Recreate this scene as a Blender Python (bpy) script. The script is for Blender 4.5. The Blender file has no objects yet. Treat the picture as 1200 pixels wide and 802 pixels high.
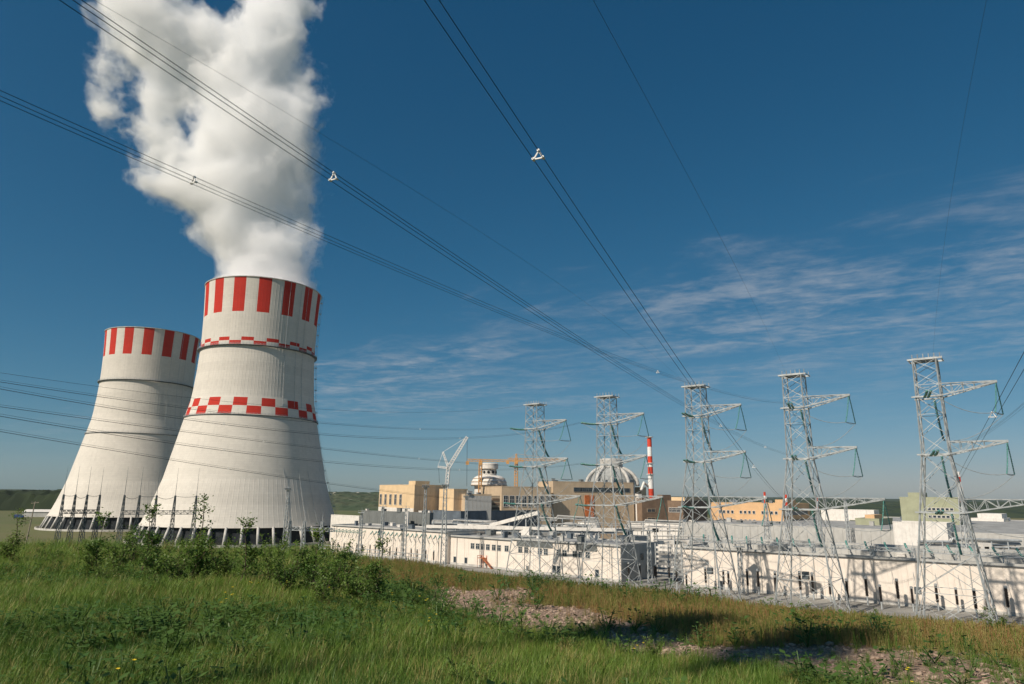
import bpy, bmesh, math, random
import numpy as np
from mathutils import Vector, Matrix

random.seed(7)
rng = np.random.default_rng(11)
SC = bpy.context.scene
COL = SC.collection
R = math.radians

# ------------------------------------------------------------------ camera
CAM_H = 31.0                       # eye above the plant's ground level
F_PX, PITCH, ROLL = 800.0, R(12.65), R(0.6)   # focal length in pixels of a 1200 px wide frame
cam = bpy.data.cameras.new('camera')
cam.sensor_width = 36.0
cam.lens = 36.0 * F_PX / 1200.0
cam.clip_start, cam.clip_end = 0.1, 40000
cam_o = bpy.data.objects.new('camera', cam)
COL.objects.link(cam_o)
cam_o.location = (0, 0, CAM_H)
cam_o.rotation_mode = 'QUATERNION'
cam_o.rotation_quaternion = (Matrix.Rotation(R(90) + PITCH, 4, 'X') @ Matrix.Rotation(ROLL, 4, 'Z')).to_quaternion()
SC.camera = cam_o

# ------------------------------------------------------------------ sun and sky
SUN_AZ, SUN_EL = R(-48.0), R(41.0)     # sun stands behind the camera, to its left
sun_dir = Vector((math.sin(SUN_AZ) * math.cos(SUN_EL), -math.cos(SUN_AZ) * math.cos(SUN_EL), math.sin(SUN_EL)))
sun = bpy.data.lights.new('sun', 'SUN')
sun.energy, sun.angle, sun.color = 5.0, R(0.9), (1.0, 0.90, 0.77)
sun_o = bpy.data.objects.new('sun', sun)
COL.objects.link(sun_o)
sun_o.rotation_euler = sun_dir.to_track_quat('Z', 'Y').to_euler()
sun_o.location = sun_dir * 900

world = bpy.data.worlds.new('World')
SC.world = world
world.use_nodes = True
wn, wl = world.node_tree.nodes, world.node_tree.links
wn.clear()
W = lambda t, **k: _node(wn, t, **k)


def _node(nodes, t, **k):
    n = nodes.new(t)
    for a, v in k.items():
        setattr(n, a, v)
    return n


def vmath(nodes, links, op, a, b=None):
    n = nodes.new('ShaderNodeVectorMath'); n.operation = op
    for i, s in enumerate((a, b)):
        if s is None: continue
        if isinstance(s, bpy.types.NodeSocket): links.new(s, n.inputs[i])
        else: n.inputs[i].default_value = s
    return n.outputs['Value'] if op in ('DOT_PRODUCT', 'LENGTH', 'DISTANCE') else n.outputs['Vector']


def fmath(nodes, links, op, a, b=None, c=None, clamp=False):
    n = nodes.new('ShaderNodeMath'); n.operation = op; n.use_clamp = clamp
    for i, s in enumerate((a, b, c)):
        if s is None: continue
        if isinstance(s, bpy.types.NodeSocket): links.new(s, n.inputs[i])
        else: n.inputs[i].default_value = s
    return n.outputs[0]


def remap(nodes, links, v, a, b, c=0.0, d=1.0, smooth=True):
    n = nodes.new('ShaderNodeMapRange'); n.clamp = True
    n.interpolation_type = 'SMOOTHSTEP' if smooth else 'LINEAR'
    links.new(v, n.inputs[0])
    for i, x in enumerate((a, b, c, d)): n.inputs[i + 1].default_value = x
    return n.outputs[0]


sky = W('ShaderNodeTexSky', sky_type='NISHITA')
sky.sun_disc = False
sky.sun_elevation = SUN_EL
sky.sun_rotation = math.atan2(sun_dir.x, sun_dir.y)
sky.altitude = 0; sky.air_density = 0.8; sky.dust_density = 0.4; sky.ozone_density = 3.0
sepc = W('ShaderNodeSeparateColor'); wl.new(sky.outputs[0], sepc.inputs[0])       # one even film-like grade over the whole sky
hs = W('ShaderNodeCombineColor')
for i_, (g_, k_) in enumerate(((1.62, 2.1), (0.92, 0.967), (0.79, 0.91))):
    v_ = fmath(wn, wl, 'POWER', fmath(wn, wl, 'MULTIPLY', sepc.outputs[i_], 0.05), g_)
    wl.new(fmath(wn, wl, 'MULTIPLY', v_, k_ / 0.05), hs.inputs[i_])
tc = W('ShaderNodeTexCoord')
sep = W('ShaderNodeSeparateXYZ'); wl.new(tc.outputs['Generated'], sep.inputs[0])
zc = fmath(wn, wl, 'MAXIMUM', sep.outputs[2], 0.02)
cmb = W('ShaderNodeCombineXYZ')
wl.new(fmath(wn, wl, 'DIVIDE', sep.outputs[0], zc), cmb.inputs[0])
wl.new(fmath(wn, wl, 'DIVIDE', sep.outputs[1], zc), cmb.inputs[1])
pl = cmb.outputs[0]                                             # a high flat cloud sheet
s_ = vmath(wn, wl, 'DOT_PRODUCT', pl, (0.676, 0.738, 0))
def cloud_noise(scale, rot, sx, sy, detail, rough, dist, off=(0, 0, 0)):
    m_ = W('ShaderNodeMapping'); wl.new(pl, m_.inputs[0])
    r_ = W('ShaderNodeMapping'); wl.new(m_.outputs[0], r_.inputs[0])
    m_.inputs['Rotation'].default_value = (0, 0, rot); r_.inputs['Scale'].default_value = (sx, sy, 1); r_.inputs['Location'].default_value = off
    t_ = W('ShaderNodeTexNoise'); wl.new(r_.outputs[0], t_.inputs[0])
    t_.inputs['Scale'].default_value = scale; t_.inputs['Detail'].default_value = detail; t_.inputs['Roughness'].default_value = rough; t_.inputs['Distortion'].default_value = dist
    return t_.outputs[0]


c_big = cloud_noise(.55, R(42), .6, 1.3, 3, .5, .3, (3.1, .7, 0))          # where the sheet is thick
c_mid = cloud_noise(1.9, R(40), .85, 1.3, 6, .6, .6, (1.2, 4.0, 0))        # drawn-out wisps
c_fine = cloud_noise(7.5, R(20), 1.0, 1.25, 6, .62, .3)                    # mottled ripples
edge = fmath(wn, wl, 'ADD', s_, fmath(wn, wl, 'MULTIPLY', c_mid, 1.6))
m_in = remap(wn, wl, edge, 3.2, 4.1)
m_out = remap(wn, wl, s_, 3.5, 8.0, 1.0, 0.22)
body = fmath(wn, wl, 'ADD', fmath(wn, wl, 'MULTIPLY', c_mid, .62), fmath(wn, wl, 'MULTIPLY', c_fine, .38))
cm = fmath(wn, wl, 'MULTIPLY', fmath(wn, wl, 'MULTIPLY', m_in, m_out), fmath(wn, wl, 'MULTIPLY', remap(wn, wl, c_big, .30, .60), remap(wn, wl, body, .38, .74)))
cm = fmath(wn, wl, 'MULTIPLY', cm, remap(wn, wl, sep.outputs[2], 0.03, 0.13))
cm = fmath(wn, wl, 'MULTIPLY', cm, 0.62, clamp=True)
mixc = W('ShaderNodeMix', data_type='RGBA'); wl.new(cm, mixc.inputs['Factor'])
wl.new(hs.outputs[0], mixc.inputs[6]); mixc.inputs[7].default_value = (8.5, 9.0, 9.8, 1)
bg = W('ShaderNodeBackground'); bg.inputs['Strength'].default_value = 0.05
wl.new(mixc.outputs[2], bg.inputs['Color'])
wo = W('ShaderNodeOutputWorld'); wl.new(bg.outputs[0], wo.inputs['Surface'])

SC.view_settings.view_transform = 'Standard'
SC.view_settings.look = 'None'
SC.view_settings.exposure = 0.0
SC.view_settings.gamma = 1.0
SC.view_settings.use_curve_mapping = False
SC.render.engine = 'CYCLES'
cy = SC.cycles
cy.max_bounces = 24; cy.diffuse_bounces = 3; cy.glossy_bounces = 2; cy.transmission_bounces = 4
cy.volume_bounces = 22; cy.transparent_max_bounces = 96
cy.use_denoising = True
cy.use_adaptive_sampling = True; cy.adaptive_threshold = 0.02
cy.sample_clamp_indirect = 6.0

# ------------------------------------------------------------------ pixel rays (1200 x 802 photograph) to real places
_c, _s, _cr, _sr = math.cos(PITCH), math.sin(PITCH), math.cos(ROLL), math.sin(ROLL)


def ray(px, py):
    a = (px - 600) / F_PX; b = (401 - py) / F_PX
    u = a * _cr - b * _sr; v = a * _sr + b * _cr
    return Vector((u, _c - v * _s, v * _c + _s))


def at(px, py, Y):
    r = ray(px, py)
    return Vector((0, 0, CAM_H)) + r * (Y / r.y)


# ------------------------------------------------------------------ materials
def mat(name, col, rough=0.7, var=0.12, scale=1.5, bump=0.0, bscale=20.0, metal=0.0, col2=None, streak=0.0, spec=0.3, coord='Object'):
    m = bpy.data.materials.new(name); m.use_nodes = True
    n, l = m.node_tree.nodes, m.node_tree.links
    b = n['Principled BSDF']
    b.inputs['Roughness'].default_value = rough; b.inputs['Metallic'].default_value = metal
    b.inputs['Specular IOR Level'].default_value = spec
    t = n.new('ShaderNodeTexCoord'); co = t.outputs[coord]
    if coord == 'World':
        pass
    nz = n.new('ShaderNodeTexNoise'); l.new(co, nz.inputs[0])
    nz.inputs['Scale'].default_value = scale; nz.inputs['Detail'].default_value = 5; nz.inputs['Roughness'].default_value = 0.6
    mx = n.new('ShaderNodeMix'); mx.data_type = 'RGBA'
    c2 = col2 or tuple(x * (1 - var) for x in col)
    c1 = col if col2 else tuple(min(1, x * (1 + var * 0.6)) for x in col)
    mx.inputs[6].default_value = (*c1, 1); mx.inputs[7].default_value = (*c2, 1)
    l.new(remap(n, l, nz.outputs[0], 0.35, 0.65), mx.inputs['Factor'])
    out = mx.outputs[2]
    if streak > 0:
        mp = n.new('ShaderNodeMapping'); l.new(co, mp.inputs[0]); mp.inputs['Scale'].default_value = (1.3, 1.3, 0.07)
        n2 = n.new('ShaderNodeTexNoise'); l.new(mp.outputs[0], n2.inputs[0]); n2.inputs['Scale'].default_value = 1.0; n2.inputs['Detail'].default_value = 4
        m2 = n.new('ShaderNodeMix'); m2.data_type = 'RGBA'; m2.blend_type = 'MULTIPLY'
        l.new(fmath(n, l, 'MULTIPLY', remap(n, l, n2.outputs[0], 0.5, 0.75), streak), m2.inputs['Factor'])
        l.new(out, m2.inputs[6]); m2.inputs[7].default_value = (0.45, 0.42, 0.38, 1)
        out = m2.outputs[2]
    l.new(out, b.inputs['Base Color'])
    if bump > 0:
        bp = n.new('ShaderNodeBump'); bp.inputs['Strength'].default_value = bump
        n3 = n.new('ShaderNodeTexNoise'); l.new(co, n3.inputs[0]); n3.inputs['Scale'].default_value = bscale; n3.inputs['Detail'].default_value = 4
        l.new(n3.outputs[0], bp.inputs['Height']); l.new(bp.outputs[0], b.inputs['Normal'])
    return m


M = dict(
    galv=mat('galvanised_steel', (0.45, 0.47, 0.47), 0.5, 0.25, 0.6, metal=0.25),
    galv_dark=mat('weathered_steel', (0.12, 0.14, 0.15), 0.6, 0.3, 0.6, metal=0.2),
    white=mat('white_panel', (0.80, 0.71, 0.615), 0.6, 0.06, 0.25, streak=0.22),
    white2=mat('white_paint', (0.74, 0.70, 0.64), 0.55, 0.08, 0.5, streak=0.28),
    conc=mat('column_concrete', (0.52, 0.50, 0.46), 0.85, 0.2, 0.4, bump=0.1),
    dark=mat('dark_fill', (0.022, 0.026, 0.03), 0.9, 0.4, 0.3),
    roof=mat('grey_roof_felt', (0.33, 0.33, 0.32), 0.9, 0.25, 0.12),
    roofd=mat('dark_roof_edge', (0.10, 0.11, 0.12), 0.8, 0.2, 0.2),
    tan=mat('tan_cladding', (0.56, 0.43, 0.29), 0.7, 0.1, 0.15, streak=0.2),
    cream=mat('cream_cladding', (0.72, 0.53, 0.32), 0.7, 0.08, 0.15, streak=0.12),
    grey=mat('grey_cladding', (0.17, 0.18, 0.175), 0.6, 0.12, 0.2, streak=0.2),
    greylt=mat('pale_grey_cladding', (0.46, 0.45, 0.42), 0.7, 0.12, 0.2, streak=0.2),
    slate=mat('slate_blue_cladding', (0.125, 0.15, 0.175), 0.6, 0.2, 0.2),
    orange=mat('ochre_render', (0.66, 0.42, 0.225), 0.8, 0.08, 0.15, streak=0.12),
    green=mat('olive_cladding', (0.34, 0.35, 0.235), 0.7, 0.1, 0.2, streak=0.15),
    brown=mat('brown_cladding', (0.22, 0.15, 0.10), 0.7, 0.15, 0.2, streak=0.15),
    rust=mat('rust_orange_paint', (0.55, 0.16, 0.05), 0.7, 0.3, 0.8),
    glass=mat('window_glass', (0.03, 0.045, 0.06), 0.12, 0.3, 0.4, spec=0.6),
    teal=mat('green_glass_insulator', (0.09, 0.27, 0.235), 0.25, 0.3, 2.0, spec=0.6),
    black=mat('black_porcelain', (0.03, 0.026, 0.024), 0.35, 0.3, 2.0),
    wire=mat('aluminium_conductor', (0.035, 0.04, 0.045), 0.6, 0.2, 1.0, metal=0.2),
    red=mat('red_paint', (0.62, 0.065, 0.03), 0.6, 0.15, 0.8),
    craneo=mat('orange_crane_paint', (0.66, 0.36, 0.13), 0.5, 0.15, 0.8),
    cranew=mat('white_crane_paint', (0.80, 0.78, 0.74), 0.5, 0.1, 0.8),
    yellow=mat('yellow_machine_paint', (0.72, 0.48, 0.06), 0.5, 0.1, 1.0),
    blue=mat('blue_paint', (0.03, 0.07, 0.22), 0.5, 0.15, 1.0),
    wood=mat('grey_pole_wood', (0.33, 0.28, 0.22), 0.9, 0.25, 2.0),
)

# ------------------------------------------------------------------ mesh helpers


class MB:
    def __init__(s): s.v = []; s.f = []; s.mi = []; s.cur = 0

    def add(s, vs, fs):
        o = len(s.v); s.v += [tuple(v) for v in vs]
        s.f += [tuple(i + o for i in f) for f in fs]; s.mi += [s.cur] * len(fs)
        return s

    def box(s, a, b):
        (x0, y0, z0), (x1, y1, z1) = a, b
        return s.add([(x0, y0, z0), (x1, y0, z0), (x1, y1, z0), (x0, y1, z0), (x0, y0, z1), (x1, y0, z1), (x1, y1, z1), (x0, y1, z1)],
                     [(0, 3, 2, 1), (4, 5, 6, 7), (0, 1, 5, 4), (1, 2, 6, 5), (2, 3, 7, 6), (3, 0, 4, 7)])

    def bar(s, p, q, w, n=4, w2=None, caps=True):
        p, q = Vector(p), Vector(q); d = (q - p)
        if d.length < 1e-6: return s
        d.normalize(); a = d.orthogonal() if abs(d.z) > .99 else d.cross(Vector((0, 0, 1)))
        a.normalize(); b = d.cross(a); w2 = w if w2 is None else w2
        vs = []
        for c, ww in ((p, w), (q, w2)):
            for i in range(n):
                t = 2 * math.pi * (i + .5) / n
                vs.append(c + (a * math.cos(t) + b * math.sin(t)) * ww * .7071)
        fs = [(i, (i + 1) % n, n + (i + 1) % n, n + i) for i in range(n)]
        if caps: fs += [tuple(range(n))[::-1], tuple(range(n, 2 * n))]
        return s.add(vs, fs)

    def path(s, pts, r, n=5):
        pts = [Vector(p) for p in pts]; vs = []; fs = []
        for i, p in enumerate(pts):
            d = (pts[min(i + 1, len(pts) - 1)] - pts[max(i - 1, 0)]).normalized()
            a = d.orthogonal() if abs(d.z) > .99 else d.cross(Vector((0, 0, 1)))
            a.normalize(); b = d.cross(a)
            rr = r[i] if hasattr(r, '__len__') else r
            for k in range(n):
                t = 2 * math.pi * k / n; vs.append(p + (a * math.cos(t) + b * math.sin(t)) * rr)
        for i in range(len(pts) - 1):
            for k in range(n):
                fs.append((i * n + k, i * n + (k + 1) % n, (i + 1) * n + (k + 1) % n, (i + 1) * n + k))
        fs += [tuple(range(n))[::-1], tuple(range((len(pts) - 1) * n, len(pts) * n))]
        return s.add(vs, fs)

    def lathe(s, prof, n=32, c=(0, 0), cap=True, a0=0.0):
        vs = []; fs = []
        for r, z in prof:
            for k in range(n):
                t = a0 + 2 * math.pi * k / n; vs.append((c[0] + r * math.cos(t), c[1] + r * math.sin(t), z))
        m = len(prof)
        for i in range(m - 1):
            for k in range(n):
                fs.append((i * n + k, i * n + (k + 1) % n, (i + 1) * n + (k + 1) % n, (i + 1) * n + k))
        if cap: fs += [tuple(range(n))[::-1], tuple(range((m - 1) * n, m * n))]
        return s.add(vs, fs)

    def prism(s, poly, axis_from, axis_to):
        """poly: list of (a,b) in the x-z plane, extruded along y"""
        n = len(poly)
        vs = [(a, axis_from, b) for a, b in poly] + [(a, axis_to, b) for a, b in poly]
        fs = [(i, (i + 1) % n, n + (i + 1) % n, n + i) for i in range(n)] + [tuple(range(n))[::-1], tuple(range(n, 2 * n))]
        return s.add(vs, fs)

    def truss(s, p, q, h0, h1, up, n, w=.12, side=None, w0=0, w1=0):
        """box or flat truss from p to q; up: vector; side: vector for a box truss"""
        p, q, up = Vector(p), Vector(q), Vector(up)
        sides = [Vector((0, 0, 0))] if side is None else None
        def node(t, j, k):
            h = h0 + (h1 - h0) * t; ww = w0 + (w1 - w0) * t
            base = p.lerp(q, t) + up * (h * j)
            if side is not None: base = base + Vector(side) * (ww * (k - .5))
            return base
        ks = (0,) if side is None else (0, 1)
        for k in ks:
            for j in (0, 1): s.bar(node(0, j, k), node(1, j, k), w * 1.3)
            for i in range(n):
                t0, t1 = i / n, (i + 1) / n
                s.bar(node(t0, i % 2, k), node(t1, (i + 1) % 2, k), w)
                s.bar(node(t1, 0, k), node(t1, 1, k), w * .8)
        if side is not None:
            for j in (0, 1):
                for i in range(n):
                    t0, t1 = i / n, (i + 1) / n
                    s.bar(node(t0, j, i % 2), node(t1, j, (i + 1) % 2), w * .8)
                    s.bar(node(t1, j, 0), node(t1, j, 1), w * .8)
        return s

    def mesh(s, name, mats, smooth=False):
        me = bpy.data.meshes.new(name); me.from_pydata(s.v, [], s.f)
        for m in (mats if isinstance(mats, (list, tuple)) else [mats]): me.materials.append(m)
        if max(s.mi, default=0) > 0: me.polygons.foreach_set('material_index', s.mi)
        if smooth: me.polygons.foreach_set('use_smooth', [True] * len(me.polygons))
        me.update()
        return me

    def build(s, name, mats, parent=None, smooth=False, loc=None):
        o = bpy.data.objects.new(name, s.mesh(name, mats, smooth)); COL.objects.link(o)
        if parent: o.parent = parent
        if loc: o.location = loc
        return o


def tag(o, label=None, cat=None, group=None, kind=None):
    if label: o['label'] = label
    if cat: o['category'] = cat
    if group: o['group'] = group
    if kind: o['kind'] = kind
    return o


def thing(name, label, cat, loc=(0, 0, 0), rz=0.0, group=None):
    o = bpy.data.objects.new(name, None); COL.objects.link(o)
    o.location = loc; o.rotation_euler = (0, 0, rz); o.empty_display_size = 1
    return tag(o, label, cat, group)


def inst(name, me, parent=None, loc=(0, 0, 0), rot=(0, 0, 0), sc=(1, 1, 1)):
    o = bpy.data.objects.new(name, me); COL.objects.link(o)
    o.parent = parent; o.location = loc; o.rotation_euler = rot; o.scale = sc
    return o


def copy_tree(o, parent=None):
    c = o.copy(); COL.objects.link(c); c.parent = parent
    for ch in o.children: copy_tree(ch, c)
    return c


def lattice_noise(shape, cells, rg):
    """smooth value noise on a regular array, cells = lattice cells per axis"""
    lat = rg.random(tuple(c + 2 for c in cells)).astype(np.float32)
    out = lat
    for ax in range(len(shape)):
        x = np.linspace(0, cells[ax], shape[ax], endpoint=False, dtype=np.float32)
        i = np.floor(x).astype(int); f = x - i; f = f * f * (3 - 2 * f)
        sh = [1] * len(shape); sh[ax] = -1
        f = f.reshape(sh)
        out = np.take(out, i, axis=ax) * (1 - f) + np.take(out, i + 1, axis=ax) * f
    return out


# ------------------------------------------------------------------ ground, far land
def ground_mat():
    m = mat('plain_ground', (0.10, 0.12, 0.04), 0.95, 0.3, 0.004, col2=(0.15, 0.13, 0.06))
    return m


gm = MB().add([(-16000, -3000, 0), (16000, -3000, 0), (16000, 30000, 0), (-16000, 30000, 0)], [(0, 1, 2, 3)])
tag(gm.build('ground', ground_mat()), kind='structure')
yard = MB().add([(-60, 345, .02), (125, 150, .02), (560, 150, .02), (560, 900, .02), (-60, 900, .02)], [(0, 1, 2, 3, 4)])
tag(yard.build('plant_yard', mat('yard_gravel', (0.27, 0.26, 0.235), 0.95, 0.25, 0.05)), kind='structure')

CREST = [(-3, .0765), (-.716, .0769), (-.536, .0773), (-.248, .0859), (-.116, .096), (.003, .1119), (.122, .1254), (.24, .132), (.358, .1432), (.475, .1509), (.592, .1597), (.708, .1718), (.9, .185), (3, .20)]
CA = np.array([c[0] for c in CREST]); CV = np.array([c[1] for c in CREST])
EYE, G = 1.9, 0.035
_hn = lattice_noise((256, 256), (40, 40), np.random.default_rng(3)) - .5
_hn2 = lattice_noise((256, 256), (110, 110), np.random.default_rng(4)) - .5


def bil(a, x, y, size=200.0):
    u = (np.asarray(x) / size + .5) * 255; v = (np.asarray(y) / size + .3) * 255
    u = np.clip(u, 0, 253.9); v = np.clip(v, 0, 253.9)
    i = u.astype(int); j = v.astype(int); fu = u - i; fv = v - j
    return (a[i, j] * (1 - fu) + a[i + 1, j] * fu) * (1 - fv) + (a[i, j + 1] * (1 - fu) + a[i + 1, j + 1] * fu) * fv


def hill_z(x, y):
    x = np.asarray(x, float); y = np.asarray(y, float)
    yy = np.maximum(y, 2.0)
    cv = np.interp(x / yy, CA, CV)
    dc = EYE / (cv - G) - 0.6
    w = 0.35 + .035 * dc
    t = (y - dc) / w
    sp = np.where(t > 20, t, np.log1p(np.exp(np.clip(t, -40, 20)))) * w
    z = CAM_H - EYE - G * y - 0.42 * sp
    damp = np.clip((y - 5) / 5, .25, 1.0)
    return z + (bil(_hn, x, y) * .30 + bil(_hn2, x, y) * .14) * damp


# let the crest line come out where it should: correct the target by what the rounded edge takes away
_goal = CV.copy(); _goal = _goal + .20 * (_goal - G) / EYE * np.where(CA > -.2, 1, .6)
_yy = np.concatenate([np.linspace(4, 60, 700), np.linspace(60, 160, 300)])
_n0, _n02 = _hn, _hn2
_hn = _hn * 0; _hn2 = _hn2 * 0
for _ in range(6):
    for q in range(len(CA)):
        zz_ = hill_z(CA[q] * _yy, _yy)
        CV[q] += _goal[q] - float(np.min((CAM_H - zz_) / _yy))
_hn, _hn2 = _n0, _n02


def axis_pts(a, b, fine_a, fine_b, f, c):
    return np.unique(np.concatenate([np.arange(a, fine_a, c), np.arange(fine_a, fine_b, f), np.arange(fine_b, b + c, c)]).round(3))


TRACK = np.array([(-6, 23.2), (-2.2, 18.6), (-.9, 16.5), (.7, 13.6), (2.5, 11.3), (4.0, 10.3), (5.2, 9.6), (8.5, 9.1), (14, 9.6), (22, 10.6)])


def bare_soil(x, y, td, wob):
    win_ = np.clip((x + 2.6) / 1.2, 0, 1) * (1 - .6 * np.clip((x - 5.8) / 2.0, 0, 1))
    return np.clip((1.35 + wob * 1.25 - td) / .8, 0, 1) * win_


def track_dist(x, y):
    d = np.full(np.shape(x), 1e9); side = np.zeros(np.shape(x))
    for (ax, ay), (bx, by) in zip(TRACK[:-1], TRACK[1:]):
        dx, dy = bx - ax, by - ay
        t = np.clip(((x - ax) * dx + (y - ay) * dy) / (dx * dx + dy * dy), 0, 1)
        ex, ey = x - (ax + t * dx), y - (ay + t * dy)
        e = np.hypot(ex, ey); s = np.sign(dx * ey - dy * ex)      # +1 beyond the track
        side = np.where(e < d, s, side); d = np.minimum(d, e)
    return d, side


xs = axis_pts(-220, 220, -32, 32, .4, 4.0); ys = axis_pts(-70, 220, 3, 42, .4, 4.0)
GX, GY = np.meshgrid(xs, ys, indexing='ij')
GZ = np.maximum(hill_z(GX, GY), -1.5)
nx, ny = GX.shape
hv = np.stack([GX, GY, GZ], -1).reshape(-1, 3)
idx = np.arange(nx * ny).reshape(nx, ny)
hf = np.stack([idx[:-1, :-1], idx[1:, :-1], idx[1:, 1:], idx[:-1, 1:]], -1).reshape(-1, 4)
hme = bpy.data.meshes.new('hill'); hme.from_pydata(hv.tolist(), [], hf.tolist())
hme.polygons.foreach_set('use_smooth', [True] * len(hme.polygons))
td, ts = track_dist(hv[:, 0], hv[:, 1])
wob = bil(_hn2, hv[:, 0] * 1.7, hv[:, 1] * 1.7) * 1.6 + bil(_hn, hv[:, 0], hv[:, 1]) * 1.2
bare = bare_soil(hv[:, 0], hv[:, 1], td, wob)
at1 = hme.attributes.new('bare', 'FLOAT', 'POINT'); at1.data.foreach_set('value', bare.astype(np.float32))
dry = np.clip((td * ts - .4) / 1.5, 0, 1) * np.clip((hv[:, 0] + 7) / 4, 0, 1)
at2 = hme.attributes.new('dry', 'FLOAT', 'POINT'); at2.data.foreach_set('value', dry.astype(np.float32))


def hill_mat():
    m = bpy.data.materials.new('hill_soil'); m.use_nodes = True
    n, l = m.node_tree.nodes, m.node_tree.links; b = n['Principled BSDF']; b.inputs['Roughness'].default_value = .95; b.inputs['Specular IOR Level'].default_value = .1
    t = n.new('ShaderNodeTexCoord'); co = t.outputs['Object']
    nz = n.new('ShaderNodeTexNoise'); l.new(co, nz.inputs[0]); nz.inputs['Scale'].default_value = 2.2; nz.inputs['Detail'].default_value = 6
    nf = n.new('ShaderNodeTexNoise'); l.new(co, nf.inputs[0]); nf.inputs['Scale'].default_value = 28; nf.inputs['Detail'].default_value = 4
    def mix(a, b_, f):
        x = n.new('ShaderNodeMix'); x.data_type = 'RGBA'
        for s, v in ((6, a), (7, b_)):
            if isinstance(v, tuple): x.inputs[s].default_value = (*v, 1)
            else: l.new(v, x.inputs[s])
        l.new(f, x.inputs['Factor']); return x.outputs[2]
    g = mix((.030, .050, .012), (.07, .085, .025), remap(n, l, nz.outputs[0], .35, .65))
    d = mix((.13, .095, .045), (.20, .115, .06), remap(n, l, nz.outputs[0], .38, .62))
    s = mix((.18, .12, .085), (.34, .25, .185), remap(n, l, nf.outputs[0], .36, .62))
    a1 = n.new('ShaderNodeAttribute'); a1.attribute_name = 'bare'
    a2 = n.new('ShaderNodeAttribute'); a2.attribute_name = 'dry'
    c = mix(mix(g, d, a2.outputs['Fac']), s, a1.outputs['Fac'])
    l.new(c, b.inputs['Base Color'])
    bp = n.new('ShaderNodeBump'); bp.inputs['Strength'].default_value = .8; bp.inputs['Distance'].default_value = .04
    l.new(nf.outputs[0], bp.inputs['Height']); l.new(bp.outputs[0], b.inputs['Normal'])
    return m


hme.materials.append(hill_mat())
hill_o = bpy.data.objects.new('hill', hme); COL.objects.link(hill_o); tag(hill_o, kind='structure')


# far land: a wooded ridge with chalk scars, and the wood on the plain
def forest_mat(name, c1, c2, chalk):
    m = mat(name, c1, .95, .3, .012, col2=c2, bump=0)
    if chalk:
        n, l = m.node_tree.nodes, m.node_tree.links; b = n['Principled BSDF']
        src = b.inputs['Base Color'].links[0].from_socket
        t = n.new('ShaderNodeTexCoord'); mp = n.new('ShaderNodeMapping'); l.new(t.outputs['Object'], mp.inputs[0]); mp.inputs['Scale'].default_value = (1, .35, 2.2)
        nz = n.new('ShaderNodeTexNoise'); l.new(mp.outputs[0], nz.inputs[0]); nz.inputs['Scale'].default_value = .011; nz.inputs['Detail'].default_value = 3; nz.inputs['Distortion'].default_value = 1.2
        x = n.new('ShaderNodeMix'); x.data_type = 'RGBA'; l.new(src, x.inputs[6]); x.inputs[7].default_value = (.62, .58, .50, 1)
        l.new(remap(n, l, nz.outputs[0], .60, .66), x.inputs['Factor']); l.new(x.outputs[2], b.inputs['Base Color'])
    return m


def ridge(name, x0, x1, y0, y1, h, ncell, res, m, tree=5.0, seed=1, shape='ridge'):
    rg = np.random.default_rng(seed)
    nxx, nyy = res
    X, Y = np.meshgrid(np.linspace(x0, x1, nxx), np.linspace(y0, y1, nyy), indexing='ij')
    big = lattice_noise((nxx, nyy), ncell, rg); small = lattice_noise((nxx, nyy), (nxx // 2, nyy // 2), rg)
    v = (Y - y0) / (y1 - y0)
    prof = np.clip(v / .45, 0, 1) ** .8 if shape == 'ridge' else np.clip(v / .03, 0, 1)
    Z = h * prof * (.86 + .28 * big) + small * tree * np.clip(prof * 4, 0, 1) - 1
    vv = np.stack([X, Y, Z], -1).reshape(-1, 3); ii = np.arange(nxx * nyy).reshape(nxx, nyy)
    ff = np.stack([ii[:-1, :-1], ii[1:, :-1], ii[1:, 1:], ii[:-1, 1:]], -1).reshape(-1, 4)
    me = bpy.data.meshes.new(name); me.from_pydata(vv.tolist(), [], ff.tolist()); me.materials.append(m)
    o = bpy.data.objects.new(name, me); COL.objects.link(o)
    return o


fm = forest_mat('far_wood', (.022, .036, .020), (.045, .062, .026), False)
fc = forest_mat('chalk_slope', (.05, .075, .035), (.085, .095, .05), True)
tag(ridge('hills', -900, 250, 1300, 2700, 31, (9, 3), (300, 90), fc, 5, 5), kind='structure')
tag(ridge('hills', 200, 5500, 1250, 4400, 13, (14, 5), (520, 110), fm, 10, 6), kind='structure')
tag(ridge('hills', -9000, 9000, 6000, 9000, 32, (16, 4), (500, 30), fm, 8, 8), kind='structure')
tag(ridge('forest', -1700, -560, 1080, 1500, 23, (12, 5), (300, 70), forest_mat('near_wood', (.014, .024, .010), (.028, .042, .016), False), 9, 9, 'block'),
    'dark wood standing beyond the field at the edge of the towers', 'wood', kind='stuff')

# ------------------------------------------------------------------ cooling towers
TOWER_A = Vector((-178.5, 472.4, 0)); TOWER_B = Vector((-333.0, 619.0, 0))
PROF_Z = [10.5, 13, 22, 32, 45, 58, 70, 84, 98, 112, 125, 135, 150, 163, 171]
PROF_R = [60.9, 59.6, 56.2, 53.0, 49.0, 45.4, 42.9, 40.5, 38.9, 37.9, 37.4, 37.3, 37.6, 38.2, 38.7]
PROF_R = [r * 1.012 for r in PROF_R]


def tower_r(z):
    return float(np.interp(z, PROF_Z, PROF_R))


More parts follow.
